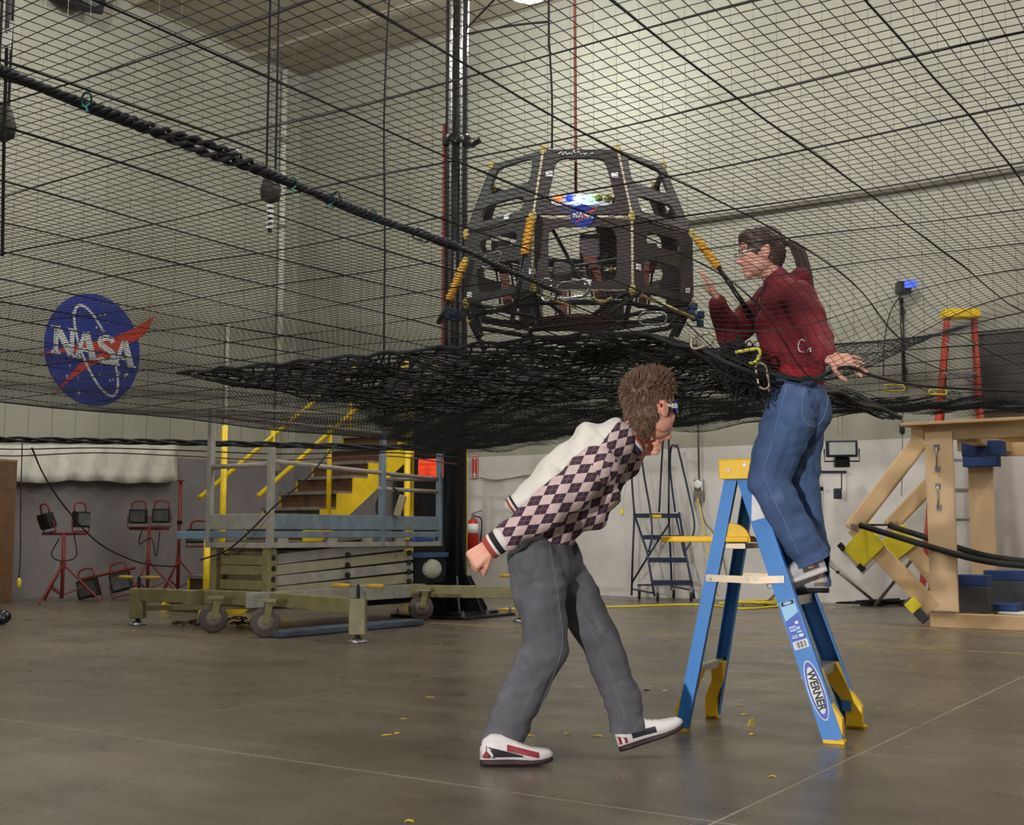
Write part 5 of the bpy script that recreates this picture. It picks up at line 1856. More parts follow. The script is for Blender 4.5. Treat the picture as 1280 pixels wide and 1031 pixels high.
MB(Mo).box((-0.092, 0, 0.0009), (0.018, 0.056, 0.001)).build('sticker_head', M_ink, ls)
MB(Mo).prism(arc(-0.092, 0, 0.006, 0.018, 0, 360, 16)[:-1], 0.001, 0.0018).build('sticker_oval', M_lab_l, ls)
for i, y in enumerate((-0.02, -0.014, -0.009, -0.005, 0.001, 0.005, 0.010, 0.016, 0.021)):
    MB(Mo).box((0.086, y, 0.0015), (0.026, 0.0018 + 0.001 * (i % 3), 0.0006)).build('bar', M_ink, ls)
for i, (x, y, w, h) in enumerate(((-0.005, 0.012, 0.012, 0.014), (0.018, 0.012, 0.012, 0.014), (0.008, -0.012, 0.004, 0.03), (0.016, -0.012, 0.004, 0.03), (0.024, -0.012, 0.004, 0.03), (0.034, 0.012, 0.008, 0.02), (0.05, 0.014, 0.012, 0.018), (0.045, -0.014, 0.004, 0.026), (0.053, -0.014, 0.004, 0.026))):
    MB(Mo).box((x, y, 0.0017), (w, h, 0.0006)).build('print_mark', M_lab_l if i % 2 else M_white, ls)
Mo = rail_m(0.985)
MB(Mo).prism([(-0.085, 0.02), (0.07, -0.036), (0.075, 0.036), (-0.06, 0.036)], 0, 0.0010).build('paper_label', M_white, bl)

# yellow tape scraps on the floor
M_scrap = mat('tape_scrap', (226, 200, 48), 0.5)
rnd = random.Random(5)
for i, (px, py, lab) in enumerate(((538, 872, 'yellow tape scrap on the floor left of the man, farthest of the loose three'), (505, 899, 'tiny yellow tape scrap between two others on open floor'),
                                   (484, 919, 'yellow tape scrap on the floor farthest left'), (497, 917, 'curled thin yellow tape scrap beside the leftmost scrap'),
                                   (662, 920, 'thin yellow tape scrap just behind the near shoe of the man'), (709, 918, 'tiny upright yellow tape scrap between the shoes of the man'),
                                   (747, 920, 'thin straight yellow tape scrap before the raised shoe'), (925, 882, 'tiny yellow tape scrap under the stepladder, farthest back'),
                                   (931, 893, 'crumpled yellow and dark tape scrap under the stepladder'), (939, 908, 'upright yellow tape scrap under the stepladder'),
                                   (940, 918, 'flat yellow tape scrap under the stepladder, nearest'), (965, 971, 'pale yellow tape scrap in front of the stepladder'),
                                   (512, 1027, 'faint yellow tape scrap at the bottom edge'), (168, 788, 'yellow tape scrap by the left outrigger foot'))):
    c = G(px, py)
    a = rnd.uniform(-0.5, 0.5)
    L = 0.045 if i in (0, 2, 4, 6) else 0.026
    R3 = Matrix.Rotation(a, 3, 'Z')
    mb = MB()
    vs, fs = [], []
    for k in range(6):
        t = k / 5 - 0.5
        z = 0.002 + 0.004 * abs(math.sin(k * 1.3 + i)) * (9 if i == 9 else 1)
        for w in (-0.5, 0.5):
            vs.append(c + R3 @ V((t * L, w * 0.018 + 0.006 * math.sin(k + i), 0)) + EZ * (z if k not in (0, 5) else 0.002))
    for k in range(5):
        fs.append((2 * k, 2 * k + 2, 2 * k + 3, 2 * k + 1))
    mb.add(vs, fs)
    o = mb.build('tape_scrap', M_scrap)
    md = o.modifiers.new('thick', 'SOLIDIFY')
    md.thickness = 0.0012
    tag(o, lab, 'tape', 'yellow tape scraps on the floor')
for px, py, lab in ((808, 863, 'tiny dark scrap on the floor between man and stepladder'), (832, 864, 'tiny pale scrap on the floor left of the stepladder')):
    c = G(px, py)
    tag(MB().box(c + EZ * 0.003, (0.03, 0.014, 0.006)).build('paper_scrap', M_black if px == 808 else M_white, bevel=0.002), lab, 'scrap')

# ------------------------------------------------------------------ people


def capsule(mb, p0, p1, r0, r1, kd=1.0, ax=None, n=16):
    """tapered round-ended limb; kd stretches it along ax"""
    p0, p1 = V(p0), V(p1)
    d = p1 - p0
    L = d.length
    d = d / L if L > 1e-6 else V((0, 0, 1))
    a, b = frame(d, V((0, 1, 0)) if abs(d.y) < 0.9 else V((1, 0, 0)))
    ax = V(ax).normalized() if ax is not None else V((0, 1, 0))
    rings = []
    for i in range(5):
        t = math.pi / 2 * (i / 4)
        rings.append((-r0 * math.cos(t), max(0.02 * r0, r0 * math.sin(t))))
    for i in range(1, 4):
        rings.append((L * i / 4, r0 + (r1 - r0) * i / 4))
    for i in range(5):
        t = math.pi / 2 * (i / 4)
        rings.append((L + r1 * math.sin(t), max(0.02 * r1, r1 * math.cos(t))))
    vs, fs = [], []
    for h, r in rings:
        for k in range(n):
            t = 2 * math.pi * k / n
            off = (a * math.cos(t) + b * math.sin(t)) * r
            off = off + ax * (off.dot(ax) * (kd - 1))
            vs.append(p0 + d * h + off)
    m = len(rings)
    for i in range(m - 1):
        for k in range(n):
            k2 = (k + 1) % n
            fs.append((i * n + k, i * n + k2, (i + 1) * n + k2, (i + 1) * n + k))
    fs.append(tuple(range(n - 1, -1, -1)))
    fs.append(tuple((m - 1) * n + k for k in range(n)))
    mb.add(vs, fs)


def fuse(name, mb, voxel, m, parent=None, smooth=6, org=None, disp=None, hems=()):
    """one continuous surface from overlapping shapes"""
    o = mb.build(name, m, parent, org=org)
    md = o.modifiers.new('remesh', 'REMESH')
    md.mode = 'VOXEL'
    md.voxel_size = voxel
    sm = o.modifiers.new('smooth', 'SMOOTH')
    sm.iterations = smooth
    sm.factor = 0.5
    dg = bpy.context.evaluated_depsgraph_get()
    dg.update()
    me = bpy.data.meshes.new_from_object(o.evaluated_get(dg))
    o.modifiers.clear()
    old = o.data
    o.data = me
    bpy.data.meshes.remove(old)
    me.name = name
    me.materials.clear()
    me.materials.append(m)
    if disp:
        w = worg(o)
        nrm = [v.normal.copy() for v in me.vertices]
        for v, nn in zip(me.vertices, nrm):
            v.co += nn * disp(v.co + w)
    if hems:
        w = worg(o)
        bm = bmesh.new()
        bm.from_mesh(me)
        for c, n, rad in hems:                       # cut the garment off flat at its hem
            c = V(c) - w
            n = V(n).normalized()
            fs = [f for f in bm.faces if (f.calc_center_median() - c).length < rad]
            ge = set(fs)
            for f in fs:
                ge.update(f.edges)
                ge.update(f.verts)
            bmesh.ops.bisect_plane(bm, geom=list(ge), plane_co=c, plane_no=n, clear_outer=True)
        bm.to_mesh(me)
        bm.free()
    for p in me.polygons:
        p.use_smooth = True
    return o


def bvh(o):
    w = worg(o)
    return BVHTree.FromPolygons([v.co + w for v in o.data.vertices], [tuple(p.vertices) for p in o.data.polygons])


def seam_line(tree, pxs, r, name, m, parent, lift=0.001, dash=False):
    pts = []
    for p in catmull([V((x, y, 0)) for x, y in pxs], 8):
        d = ray(p.x, p.y).normalized()
        hit = tree.ray_cast(O, d)
        if hit[0] is not None:
            pts.append(hit[0] + hit[1] * lift)
    if len(pts) > 1:
        return MB().tube(pts, r, 5).build(name, m, parent, True)


def hand_parts(mb, wrist, d, palm, thumb_side, size=1.0, curl=(0.5, 0.5, 0.5, 0.5), thumb=(0.6, 0.3), spread=0.10):
    """palm + five fingers. d: wrist to knuckles, palm: way the palm faces, thumb_side: +1/-1 across"""
    d, palm = d.normalized(), palm.normalized()
    palm = (palm - d * palm.dot(d)).normalized()
    x = d.cross(palm).normalized() * thumb_side
    S = size
    for f_ in (-0.028, -0.010, 0.010, 0.028):
        capsule(mb, wrist + x * (f_ * 0.6 * S), wrist + d * (0.078 * S) + x * (f_ * S), 0.017 * S, 0.0145 * S, n=10)
    lens = (0.068, 0.078, 0.073, 0.056)
    for k in range(4):
        off = 0.031 - 0.0205 * k
        base = wrist + d * ((0.085 - 0.004 * abs(k - 1)) * S) + x * (off * S)
        dd = (d + x * (spread * (1.5 - k))).normalized()
        ax = x
        ang = 0.0
        p = base
        for j, fr in enumerate((0.45, 0.31, 0.24)):
            ang += curl[k] * (0.9, 1.1, 0.8)[j]
            v_ = dd * math.cos(ang) + palm * math.sin(ang)
            q = p + v_ * (lens[k] * fr * S * 1.08)
            capsule(mb, p, q, (0.0098 - 0.0009 * j) * S, (0.0090 - 0.0009 * j) * S, n=8)
            p = q
    tb_ = wrist + d * 0.022 * S + x * 0.026 * S
    t1 = tb_ + (d * 0.62 + x * (0.75 * thumb[0] + 0.15) + palm * 0.35).normalized() * 0.042 * S
    t2 = t1 + (d * 0.9 + x * (thumb[0] * 0.5) + palm * thumb[1]).normalized() * 0.034 * S
    t3 = t2 + (d * 0.9 + x * (thumb[0] * 0.1) + palm * thumb[1] * 1.6).normalized() * 0.026 * S
    capsule(mb, tb_, t1, 0.0145 * S, 0.0118 * S, n=8)
    capsule(mb, t1, t2, 0.0112 * S, 0.0100 * S, n=8)
    capsule(mb, t2, t3, 0.0098 * S, 0.0080 * S, n=8)


def head_parts(mb, c, fwd, up, s=1.0):
    fwd = fwd.normalized()
    lat = up.cross(fwd).normalized()
    up = fwd.cross(lat).normalized()
    R3 = Matrix((fwd, lat, up)).transposed()
    E = lambda f, l, u, r: mb.ell(c + (fwd * f + lat * l + up * u) * s, [q * s for q in r], R3)
    E(-0.008, 0, 0.022, (0.098, 0.077, 0.094))
    E(0.030, 0, -0.030, (0.066, 0.062, 0.080))
    E(0.036, 0, -0.064, (0.056, 0.052, 0.046))
    E(0.076, 0, -0.098, (0.020, 0.022, 0.018))
    E(0.074, 0, 0.034, (0.020, 0.052, 0.030))
    for sg in (-1, 1):
        E(0.058, 0.034 * sg, -0.032, (0.026, 0.024, 0.034))
        E(-0.004, 0.078 * sg, -0.012, (0.022, 0.009, 0.032))
        E(-0.016, 0.083 * sg, -0.002, (0.012, 0.007, 0.024))
        E(0.014, 0.044 * sg, -0.058, (0.046, 0.020, 0.034))
    capsule(mb, c + (fwd * 0.088 + up * 0.012) * s, c + (fwd * 0.112 - up * 0.030) * s, 0.008 * s, 0.011 * s, n=10)
    for sg in (-1, 1):
        E(0.100, 0.010 * sg, -0.036, (0.009, 0.007, 0.006))
    E(0.091, 0, -0.060, (0.010, 0.023, 0.006))
    E(0.089, 0, -0.070, (0.010, 0.020, 0.007))
    return fwd, lat, up, R3


def eyes(c, fwd, lat, up, R3, par, s=1.0):
    for sg in (-1, 1):
        e = MB().ell(c + (fwd * 0.081 + lat * 0.031 * sg + up * 0.006) * s, [0.012 * s] * 3).build('eye', mat('eye_white', (225, 220, 214), 0.25), par, True)
        MB().ell(c + (fwd * 0.0905 + lat * 0.031 * sg + up * 0.006) * s, (0.004 * s, 0.0055 * s, 0.0055 * s), R3).build('iris', mat('iris_brown', (60, 42, 30), 0.2), e, True)
        mb = MB()
        capsule(mb, c + (fwd * 0.090 + lat * 0.016 * sg + up * 0.026) * s, c + (fwd * 0.080 + lat * 0.048 * sg + up * 0.028) * s, 0.004 * s, 0.003 * s, n=6)
        mb.build('eyebrow', mat('brow_brown', (70, 50, 36), 0.8), par, True)


def shoe(par, heel, toe, upv, wdt, hgt, m_up, m_sole, m_patch, name='shoe', stripe=None):
    """sporty low shoe from heel to toe, upv the sole normal"""
    f = (toe - heel)
    L = f.length
    f.normalize()
    lat = upv.cross(f).normalized()
    u = f.cross(lat).normalized()
    prof = ((0.0, 0.30, 0.50), (0.04, 0.62, 0.80), (0.14, 0.80, 0.98), (0.28, 0.80, 1.0), (0.42, 0.80, 0.86), (0.56, 0.92, 0.66), (0.70, 1.0, 0.52), (0.84, 0.92, 0.44), (0.94, 0.66, 0.36), (1.0, 0.28, 0.20))

    def loft(z0, hs, wk):
        vs, fs = [], []
        n = 12
        for t, w, h in prof:
            c = heel + f * (L * t)
            toe_up = u * (0.012 * max(0, (t - 0.7) / 0.3) ** 2)
            for k in range(n):
                a = 2 * math.pi * k / n
                cx, sz = math.cos(a), math.sin(a)
                cx = math.copysign(abs(cx) ** 0.75, cx)
                sz = math.copysign(abs(sz) ** 0.75, sz)
                hh = hs * (h if hs > 0.03 else 1)
                vs.append(c + lat * (cx * w * wdt / 2 * wk) + u * (z0 + hh * (0.5 + 0.5 * sz)) + toe_up)
        m = len(prof)
        for i in range(m - 1):
            for k in range(n):
                k2 = (k + 1) % n
                fs.append((i * n + k, i * n + k2, (i + 1) * n + k2, (i + 1) * n + k))
        fs.append(tuple(range(n - 1, -1, -1)))
        fs.append(tuple((m - 1) * n + k for k in range(n)))
        return vs, fs
    so = MB().add(*loft(0.012, hgt - 0.012, 0.94)).build(name, m_up, par, True)
    sb = MB().add(*loft(0.0, 0.026, 1.03)).build('sole', m_sole, so, True)
    tr = bvh(so)
    for sd in (-1, 1):
        for pi_, (t0, t1, z0, z1, m_) in enumerate(m_patch):
            vs, fs = [], []
            nn = 8
            for i in range(nn + 1):
                t = t0 + (t1 - t0) * i / nn
                for q in range(5):
                    za, zb_ = z0[0] + (z0[1] - z0[0]) * i / nn, z1[0] + (z1[1] - z1[0]) * i / nn
                    z = za + (zb_ - za) * q / 4
                    p = heel + f * (L * t) + u * z
                    h = tr.ray_cast(p + lat * (sd * 0.2), -lat * sd)
                    vs.append((h[0] if h[0] is not None else p) + lat * sd * (0.0012 + 0.0009 * pi_))
            for i in range(nn):
                for q in range(4):
                    fs.append((5 * i + q, 5 * i + 5 + q, 5 * i + 6 + q, 5 * i + 1 + q))
            MB().add(vs, fs).build('shoe_panel', m_, so, True)
    for k in range(4):
        t = 0.40 + 0.06 * k
        c = heel + f * (L * t)
        h = tr.ray_cast(c + u * 0.3, -u)
        if h[0] is not None:
            MB().tube([h[0] - lat * 0.018 + u * -0.002, h[0] + u * 0.003, h[0] + lat * 0.018 + u * -0.002], 0.0022, 5).build('lace', mat('grey_lace', (120, 118, 122), 0.7), so)
    return so


M_skin = mat('skin', (224, 164, 140), 0.5, var=0.05, scale=20)
M_skin2 = mat('skin_pale', (214, 158, 138), 0.5, var=0.05, scale=20)
M_greyjean = mat('grey_denim', (92, 92, 98), 0.85, var=0.2, scale=9, bump=0.3, bscale=420, stain=(116, 116, 120), sscale=5.0, sthr=0.54)
M_bluejean = mat('blue_denim', (74, 98, 140), 0.85, var=0.2, scale=8, bump=0.3, bscale=420, stain=(98, 124, 164), sscale=4.5, sthr=0.55)
M_stitch_g = mat('grey_stitch', (122, 124, 130), 0.8)
M_stitch_b = mat('pale_stitch', (122, 146, 184), 0.8)
M_hair1 = mat('light_brown_hair', (112, 86, 66), 0.6, var=0.25, scale=60)
M_hair2 = mat('dark_brown_hair', (66, 46, 38), 0.5, var=0.25, scale=50)
M_maroon = mat('maroon_knit', (122, 26, 38), 0.85, var=0.10, scale=10, bump=0.2, bscale=300)

# ---------------- man
DM = 4.68


def mp(px, py, dy=0.0):
    return P(px, py, DM + dy)


root_m = G(690, 952)
nh, nk, na = mp(672, 700, -.09), mp(684, 806, -.10), mp(632, 916, -.08)
fh, fk, fa_ = mp(692, 696, .09), mp(750, 800, .06), mp(788, 905, .03)
sp0, sp1, sp2, sp3 = mp(677, 682), mp(701, 626), mp(736, 582), mp(766, 552, .01)
nsh, nel, nwr = mp(744, 588, -.18), mp(690, 632, -.265), mp(620, 679, -.24)
fsh, fel, fwr = mp(768, 574, .18), mp(750, 618, .27), mp(802, 562, .10)
hc_ = mp(813, 511, .01)
hf = V((0.80, 0.60, 0.0))
hup = V((-0.10, 0.0, 1))
mb = MB()
capsule(mb, sp0, sp1, 0.085, 0.085, 1.3)
capsule(mb, sp1, sp2, 0.085, 0.10, 1.35)
capsule(mb, sp2, sp3, 0.10, 0.065, 1.4)
capsule(mb, sp3, mp(792, 540, .01), 0.064, 0.058)
capsule(mb, mp(786, 544, .01), hc_ + V((-0.02, 0, -0.05)), 0.060, 0.058)
for a, b_, c_ in ((nh, nk, na), (fh, fk, fa_)):
    capsule(mb, a, b_, 0.080, 0.055)
    capsule(mb, b_, c_, 0.052, 0.036)
    capsule(mb, sp0, a, 0.075, 0.075)
for a, b_, c_ in ((nsh, nel, nwr), (fsh, fel, fwr)):
    capsule(mb, a, b_, 0.048, 0.040)
    capsule(mb, b_, c_, 0.040, 0.029)
    capsule(mb, sp2.lerp(sp3, 0.6), a, 0.06, 0.05)
hfw, hlat, hu_, R3 = head_parts(mb, hc_, hf, hup, 1.05)
hand_parts(mb, nwr + (nwr - nel).normalized() * 0.025, (nwr - nel) + V((-0.02, 0, -0.03)), V((0.2, 0.9, -0.3)), 1, 1.0, (1.25, 1.3, 1.3, 1.25), (0.3, 1.0), 0.02)
hand_parts(mb, fwr + V((-0.01, 0, 0.0)), V((1.0, -0.10, 0.15)), V((0.1, -0.85, 0.45)), -1, 0.86, (1.0, 1.05, 1.1, 1.1), (0.4, 0.9), 0.03)
man = fuse('person', mb, 0.0045, M_skin, None, 4, root_m)
tag(man, 'man in argyle sweater and grey jeans bending forward under the net', 'person')
eyes(hc_, hfw, hlat, hu_, R3, man, 1.02)

# jeans


def wr_m(p):
    a = math.sin(p.z * 46 + p.x * 22 + 2.2 * math.sin(p.x * 9 + p.z * 6))
    b = math.sin(p.x * 30 - p.z * 17 + 1.7 * math.sin(p.z * 13))
    return 0.0045 * a * abs(b) + 0.004 * math.sin(p.z * 21 - p.x * 33) + 0.0022 * math.sin(p.z * 95 + 3 * math.sin(p.x * 14)) * max(0, b)


mb = MB()
capsule(mb, mp(680, 688), mp(684, 708), 0.116, 0.112, 1.28)
capsule(mb, nh + V((-0.012, 0, 0.0)), mp(676, 750, -.09), 0.106, 0.100)
capsule(mb, mp(676, 750, -.09), nk, 0.100, 0.082)
capsule(mb, nk, mp(655, 862, -.09), 0.082, 0.082)
capsule(mb, mp(655, 862, -.09), mp(634, 908, -.08), 0.082, 0.078)
capsule(mb, mp(634, 908, -.08), mp(617, 952, -.08), 0.080, 0.080)
capsule(mb, fh, mp(722, 750, .07), 0.104, 0.092)
capsule(mb, mp(722, 750, .07), fk, 0.092, 0.078)
capsule(mb, fk, mp(772, 858, .04), 0.078, 0.074)
capsule(mb, mp(772, 858, .04), mp(784, 896, .03), 0.074, 0.070)
capsule(mb, mp(784, 896, .03), mp(786, 930, .03), 0.072, 0.072)
jeans = fuse('jeans', mb, 0.006, M_greyjean, man, 4, disp=wr_m, hems=((mp(625, 932, -.08), V((-0.25, 0, -1)), 0.2), (mp(785, 913, .03), V((0.1, 0, -1)), 0.2)))
tr = bvh(jeans)
seam_line(tr, [(686, 668), (690, 700), (697, 745), (703, 790), (700, 820), (685, 860), (668, 900), (660, 918)], 0.0013, 'side_seam', M_stitch_g, jeans)
seam_line(tr, [(722, 755), (740, 790), (760, 835), (776, 880), (782, 903)], 0.0013, 'side_seam', M_stitch_g, jeans)
seam_line(tr, [(642, 700), (660, 690), (672, 682), (674, 706), (666, 722), (650, 718), (643, 702)], 0.0012, 'pocket_stitch', M_stitch_g, jeans)
seam_line(tr, [(640, 694), (658, 684), (672, 676)], 0.003, 'pocket_flap', M_greyjean, jeans)
# sweater
def argyle(name, e1, e2, off=(0.0, 0.0)):
    m = bpy.data.materials.new(name)
    m.use_nodes = True
    nt = m.node_tree
    b = nt.nodes['Principled BSDF']
    tc = nt.nodes.new('ShaderNodeTexCoord')
    det = e1[0] * e2[1] - e1[1] * e2[0]
    fr = []
    fl2 = []
    for cx, cz in ((e2[1] / det, -e2[0] / det), (-e1[1] / det, e1[0] / det)):
        dp = nt.nodes.new('ShaderNodeVectorMath')
        dp.operation = 'DOT_PRODUCT'
        nt.links.new(tc.outputs['Object'], dp.inputs[0])
        dp.inputs[1].default_value = (cx, 0, cz)
        f1 = nt.nodes.new('ShaderNodeMath')
        f1.operation = 'FLOOR'
        sh_ = nt.nodes.new('ShaderNodeMath')
        sh_.operation = 'ADD'
        nt.links.new(dp.outputs['Value'], sh_.inputs[0])
        sh_.inputs[1].default_value = off[len(fr)]
        nt.links.new(sh_.outputs[0], f1.inputs[0])
        f2 = nt.nodes.new('ShaderNodeMath')
        f2.operation = 'FRACT'
        nt.links.new(sh_.outputs[0], f2.inputs[0])
        c1 = nt.nodes.new('ShaderNodeMath')
        c1.operation = 'COMPARE'
        nt.links.new(f2.outputs[0], c1.inputs[0])
        c1.inputs[1].default_value = 0.5
        c1.inputs[2].default_value = 0.035
        fl2.append(f1.outputs[0])
        fr.append(c1.outputs[0])
    ad = nt.nodes.new('ShaderNodeMath')
    ad.operation = 'ADD'
    nt.links.new(fl2[0], ad.inputs[0])
    nt.links.new(fl2[1], ad.inputs[1])
    md_ = nt.nodes.new('ShaderNodeMath')
    md_.operation = 'FLOORED_MODULO'
    nt.links.new(ad.outputs[0], md_.inputs[0])
    md_.inputs[1].default_value = 2
    col = mixc(nt, md_.outputs[0], lin((208, 184, 182)), lin((62, 44, 62)))
    mxl = nt.nodes.new('ShaderNodeMath')
    mxl.operation = 'MAXIMUM'
    nt.links.new(fr[0], mxl.inputs[0])
    nt.links.new(fr[1], mxl.inputs[1])
    ml2 = nt.nodes.new('ShaderNodeMath')
    ml2.operation = 'MULTIPLY'
    nt.links.new(mxl.outputs[0], ml2.inputs[0])
    ml2.inputs[1].default_value = 0.30
    col = mixc(nt, ml2.outputs[0], col, lin((196, 130, 120)))
    at = nt.nodes.new('ShaderNodeAttribute')
    at.attribute_name = 'plain'
    gt = nt.nodes.new('ShaderNodeMath')
    gt.operation = 'GREATER_THAN'
    nt.links.new(at.outputs['Fac'], gt.inputs[0])
    gt.inputs[1].default_value = 0.5
    col = mixc(nt, gt.outputs[0], col, lin((226, 220, 212)))
    nt.links.new(col, b.inputs['Base Color'])
    b.inputs['Roughness'].default_value = 0.9
    return m


M_arg = argyle('argyle_knit', (-0.018, -0.036), (0.043, 0.004))
M_arg2 = argyle('argyle_knit_body', (-0.010, -0.036), (0.040, 0.012), (0.4, 0.3))


def wr_s(p):
    return 0.005 * math.sin(p.x * 38 + p.z * 30) * math.sin(p.z * 26 - p.x * 9 + p.y * 8) + 0.004 * math.sin(p.x * 60 - p.z * 22)


mb = MB()
capsule(mb, mp(684, 656), mp(700, 634), 0.118, 0.132, 1.36)
capsule(mb, mp(700, 634), mp(733, 588), 0.134, 0.140, 1.36)
capsule(mb, mp(733, 588), mp(764, 553), 0.140, 0.085, 1.5)
capsule(mb, mp(716, 640), mp(740, 622), 0.105, 0.105, 1.3)
capsule(mb, mp(646, 632), mp(690, 602), 0.046, 0.082, 2.4)
capsule(mb, mp(764, 553), mp(782, 548), 0.080, 0.066)
capsule(mb, mp(688, 606), mp(740, 558), 0.092, 0.090, 1.7)
capsule(mb, mp(740, 558), mp(770, 549), 0.094, 0.080, 1.5)
for a, b_, c_, rr in ((fsh, fel, fwr, 0.9),):
    capsule(mb, a, b_, 0.085 * rr, 0.074 * rr)
    capsule(mb, b_, c_.lerp(b_, 0.10), 0.074 * rr, 0.046 * rr)
    capsule(mb, mp(752, 568), a, 0.095, 0.085 * rr)
capsule(mb, mp(752, 568), nsh, 0.092, 0.070)


def wr_t(p):
    u = (p - mp(684, 656)).dot(V((0.72, 0, 0.69)))
    q = (p - mp(684, 656)).dot(V((0.69, 0, -0.72)))
    return wr_s(p) + (0.009 * math.sin(u * 46 + 16 * q + 1.5 * math.sin(q * 30)) * min(1, max(0, (q + 0.02) / 0.08)) if q > -0.02 else 0)


sw = fuse('sweater', mb, 0.006, M_arg2, man, 4, disp=wr_t)
mb = MB()
capsule(mb, nsh + V((0.01, 0.03, 0.02)), nel, 0.082, 0.076)
capsule(mb, nel, nwr.lerp(nel, 0.10), 0.076, 0.047)
sl_ = fuse('sleeve', mb, 0.006, M_arg, sw, 4, disp=lambda p: wr_s(p) + 0.003 * math.sin((p - nel).dot((nwr - nel).normalized()) * 70))
att2 = sl_.data.attributes.new('plain', 'FLOAT', 'POINT')
w = worg(sw)
att = sw.data.attributes.new('plain', 'FLOAT', 'POINT')


def segd(p, a, b_):
    ab = b_ - a
    t = max(0, min(1, (p - a).dot(ab) / ab.dot(ab)))
    return (p - a - ab * t).length


spine = (mp(764, 553) - mp(684, 656)).normalized()
backn = V((0, -1, 0)).cross(spine)
if backn.z < 0:
    backn = -backn
for v in sw.data.vertices:
    p = v.co + w
    arm = min(segd(p, nsh, nel) - 0.080, segd(p, nel, nwr) - 0.058)
    armf = min(segd(p, fsh, fel) - 0.075, segd(p, fel, fwr) - 0.05)
    h = (p - mp(684, 656)).dot(backn)
    plain = 0.0 if armf < 0.012 else (1.0 if h > 0.03 else 0.0)
    att.data[v.index].value = plain
M_cuffw = mat('cuff_white', (222, 216, 210), 0.9)
M_cuffb = mat('cuff_black', (34, 30, 36), 0.9)
M_cuffr = mat('cuff_red', (160, 66, 54), 0.9)
ad_ = (nwr - nel).normalized()
for k, (t, r, m_) in enumerate(((-0.030, 0.047, M_cuffw), (-0.004, 0.046, M_cuffb), (0.006, 0.0455, M_cuffw), (0.022, 0.045, M_cuffr))):
    MB().lathe(nwr + ad_ * t, [(r * .96, -0.014), (r, -0.006), (r, 0.008), (r * .95, 0.014)], ad_, 20).build('cuff_band', m_, sw, True)
tr = bvh(sw)
for k, (m_, o_) in enumerate(((M_cuffb, 0), (M_cuffw, 4), (M_cuffr, 8))):
    seam_line(tr, [(637 - o_ * .5, 620 + o_ * .5), (641 - o_ * .5, 627 + o_ * .5), (646 - o_ * .5, 634 + o_ * .5), (651 - o_ * .5, 640 + o_ * .5), (656 - o_ * .5, 646 + o_ * .5)], 0.0045, 'hem_band', m_, sw, 0.002)
nb = mp(786, 549, .01)
nd = (hc_ - nb + V((0, 0, -.03))).normalized()
for t, r, m_ in ((-0.012, 0.074, mat('collar_navy', (52, 46, 84), 0.9)), (0.002, 0.071, M_cuffw), (0.014, 0.068, M_cuffr)):
    MB().lathe(nb + nd * t, [(r, -0.008), (r * 1.04, 0.0), (r * 0.98, 0.008)], nd, 24).build('collar_band', m_, sw, True)
# hair: close cap plus upright tufts
mb = MB()
R3m = Matrix((hfw, hlat, hu_)).transposed()
mb.ell(hc_ + hfw * -0.020 + hu_ * 0.040, (0.102, 0.083, 0.092), R3m)
mb.ell(hc_ + hfw * -0.052 - hu_ * 0.020, (0.058, 0.074, 0.080), R3m)
mb.ell(hc_ + hfw * -0.060 - hu_ * 0.070, (0.040, 0.056, 0.044), R3m)
mb.ell(hc_ + hfw * 0.010 + hu_ * 0.078, (0.086, 0.070, 0.064), R3m)
for sg in (-1, 1):
    mb.ell(hc_ + hfw * 0.028 + hlat * 0.066 * sg + hu_ * 0.012, (0.016, 0.014, 0.036), R3m)
hair = fuse('hair', mb, 0.006, M_hair1, man, 2, disp=lambda p: 0.003 * math.sin(p.x * 150) * math.sin(p.z * 130 + p.y * 90))
rnd = random.Random(8)
mb = MB()
hv = hair.data.vertices
w = worg(hair)
for k in range(3600):
    v = hv[rnd.randrange(len(hv))]
    p, n = v.co + w, v.normal
    rel = p - hc_
    hu1, hf1 = rel.dot(hu_), rel.dot(hfw)
    wt2 = max(0.0, min(1.0, (hu1 - 0.02) / 0.10))
    wt2 = wt2 * wt2 * (3 - 2 * wt2)
    sd_ = n * 0.2 - hu_ * 0.9 - hfw * 0.25
    up_ = hu_ * 1.1 + n * 0.6 + hfw * 0.3
    d = sd_ * (1 - wt2) + up_ * wt2 + n * 0.05
    L = 0.014 + (0.020 + 0.018 * rnd.random()) * wt2
    d = (d + V((rnd.uniform(-.2, .2), rnd.uniform(-.2, .2), rnd.uniform(-.2, .2)))).normalized()
    mb.tube([p - n * 0.004, p + d * L * 0.55, p + d * L + V((0, 0, -0.004))], [0.0026, 0.0020, 0.0003], 4, cap=False)
o = mb.build('hair_tufts', M_hair1, hair)
o['kind'] = 'stuff'
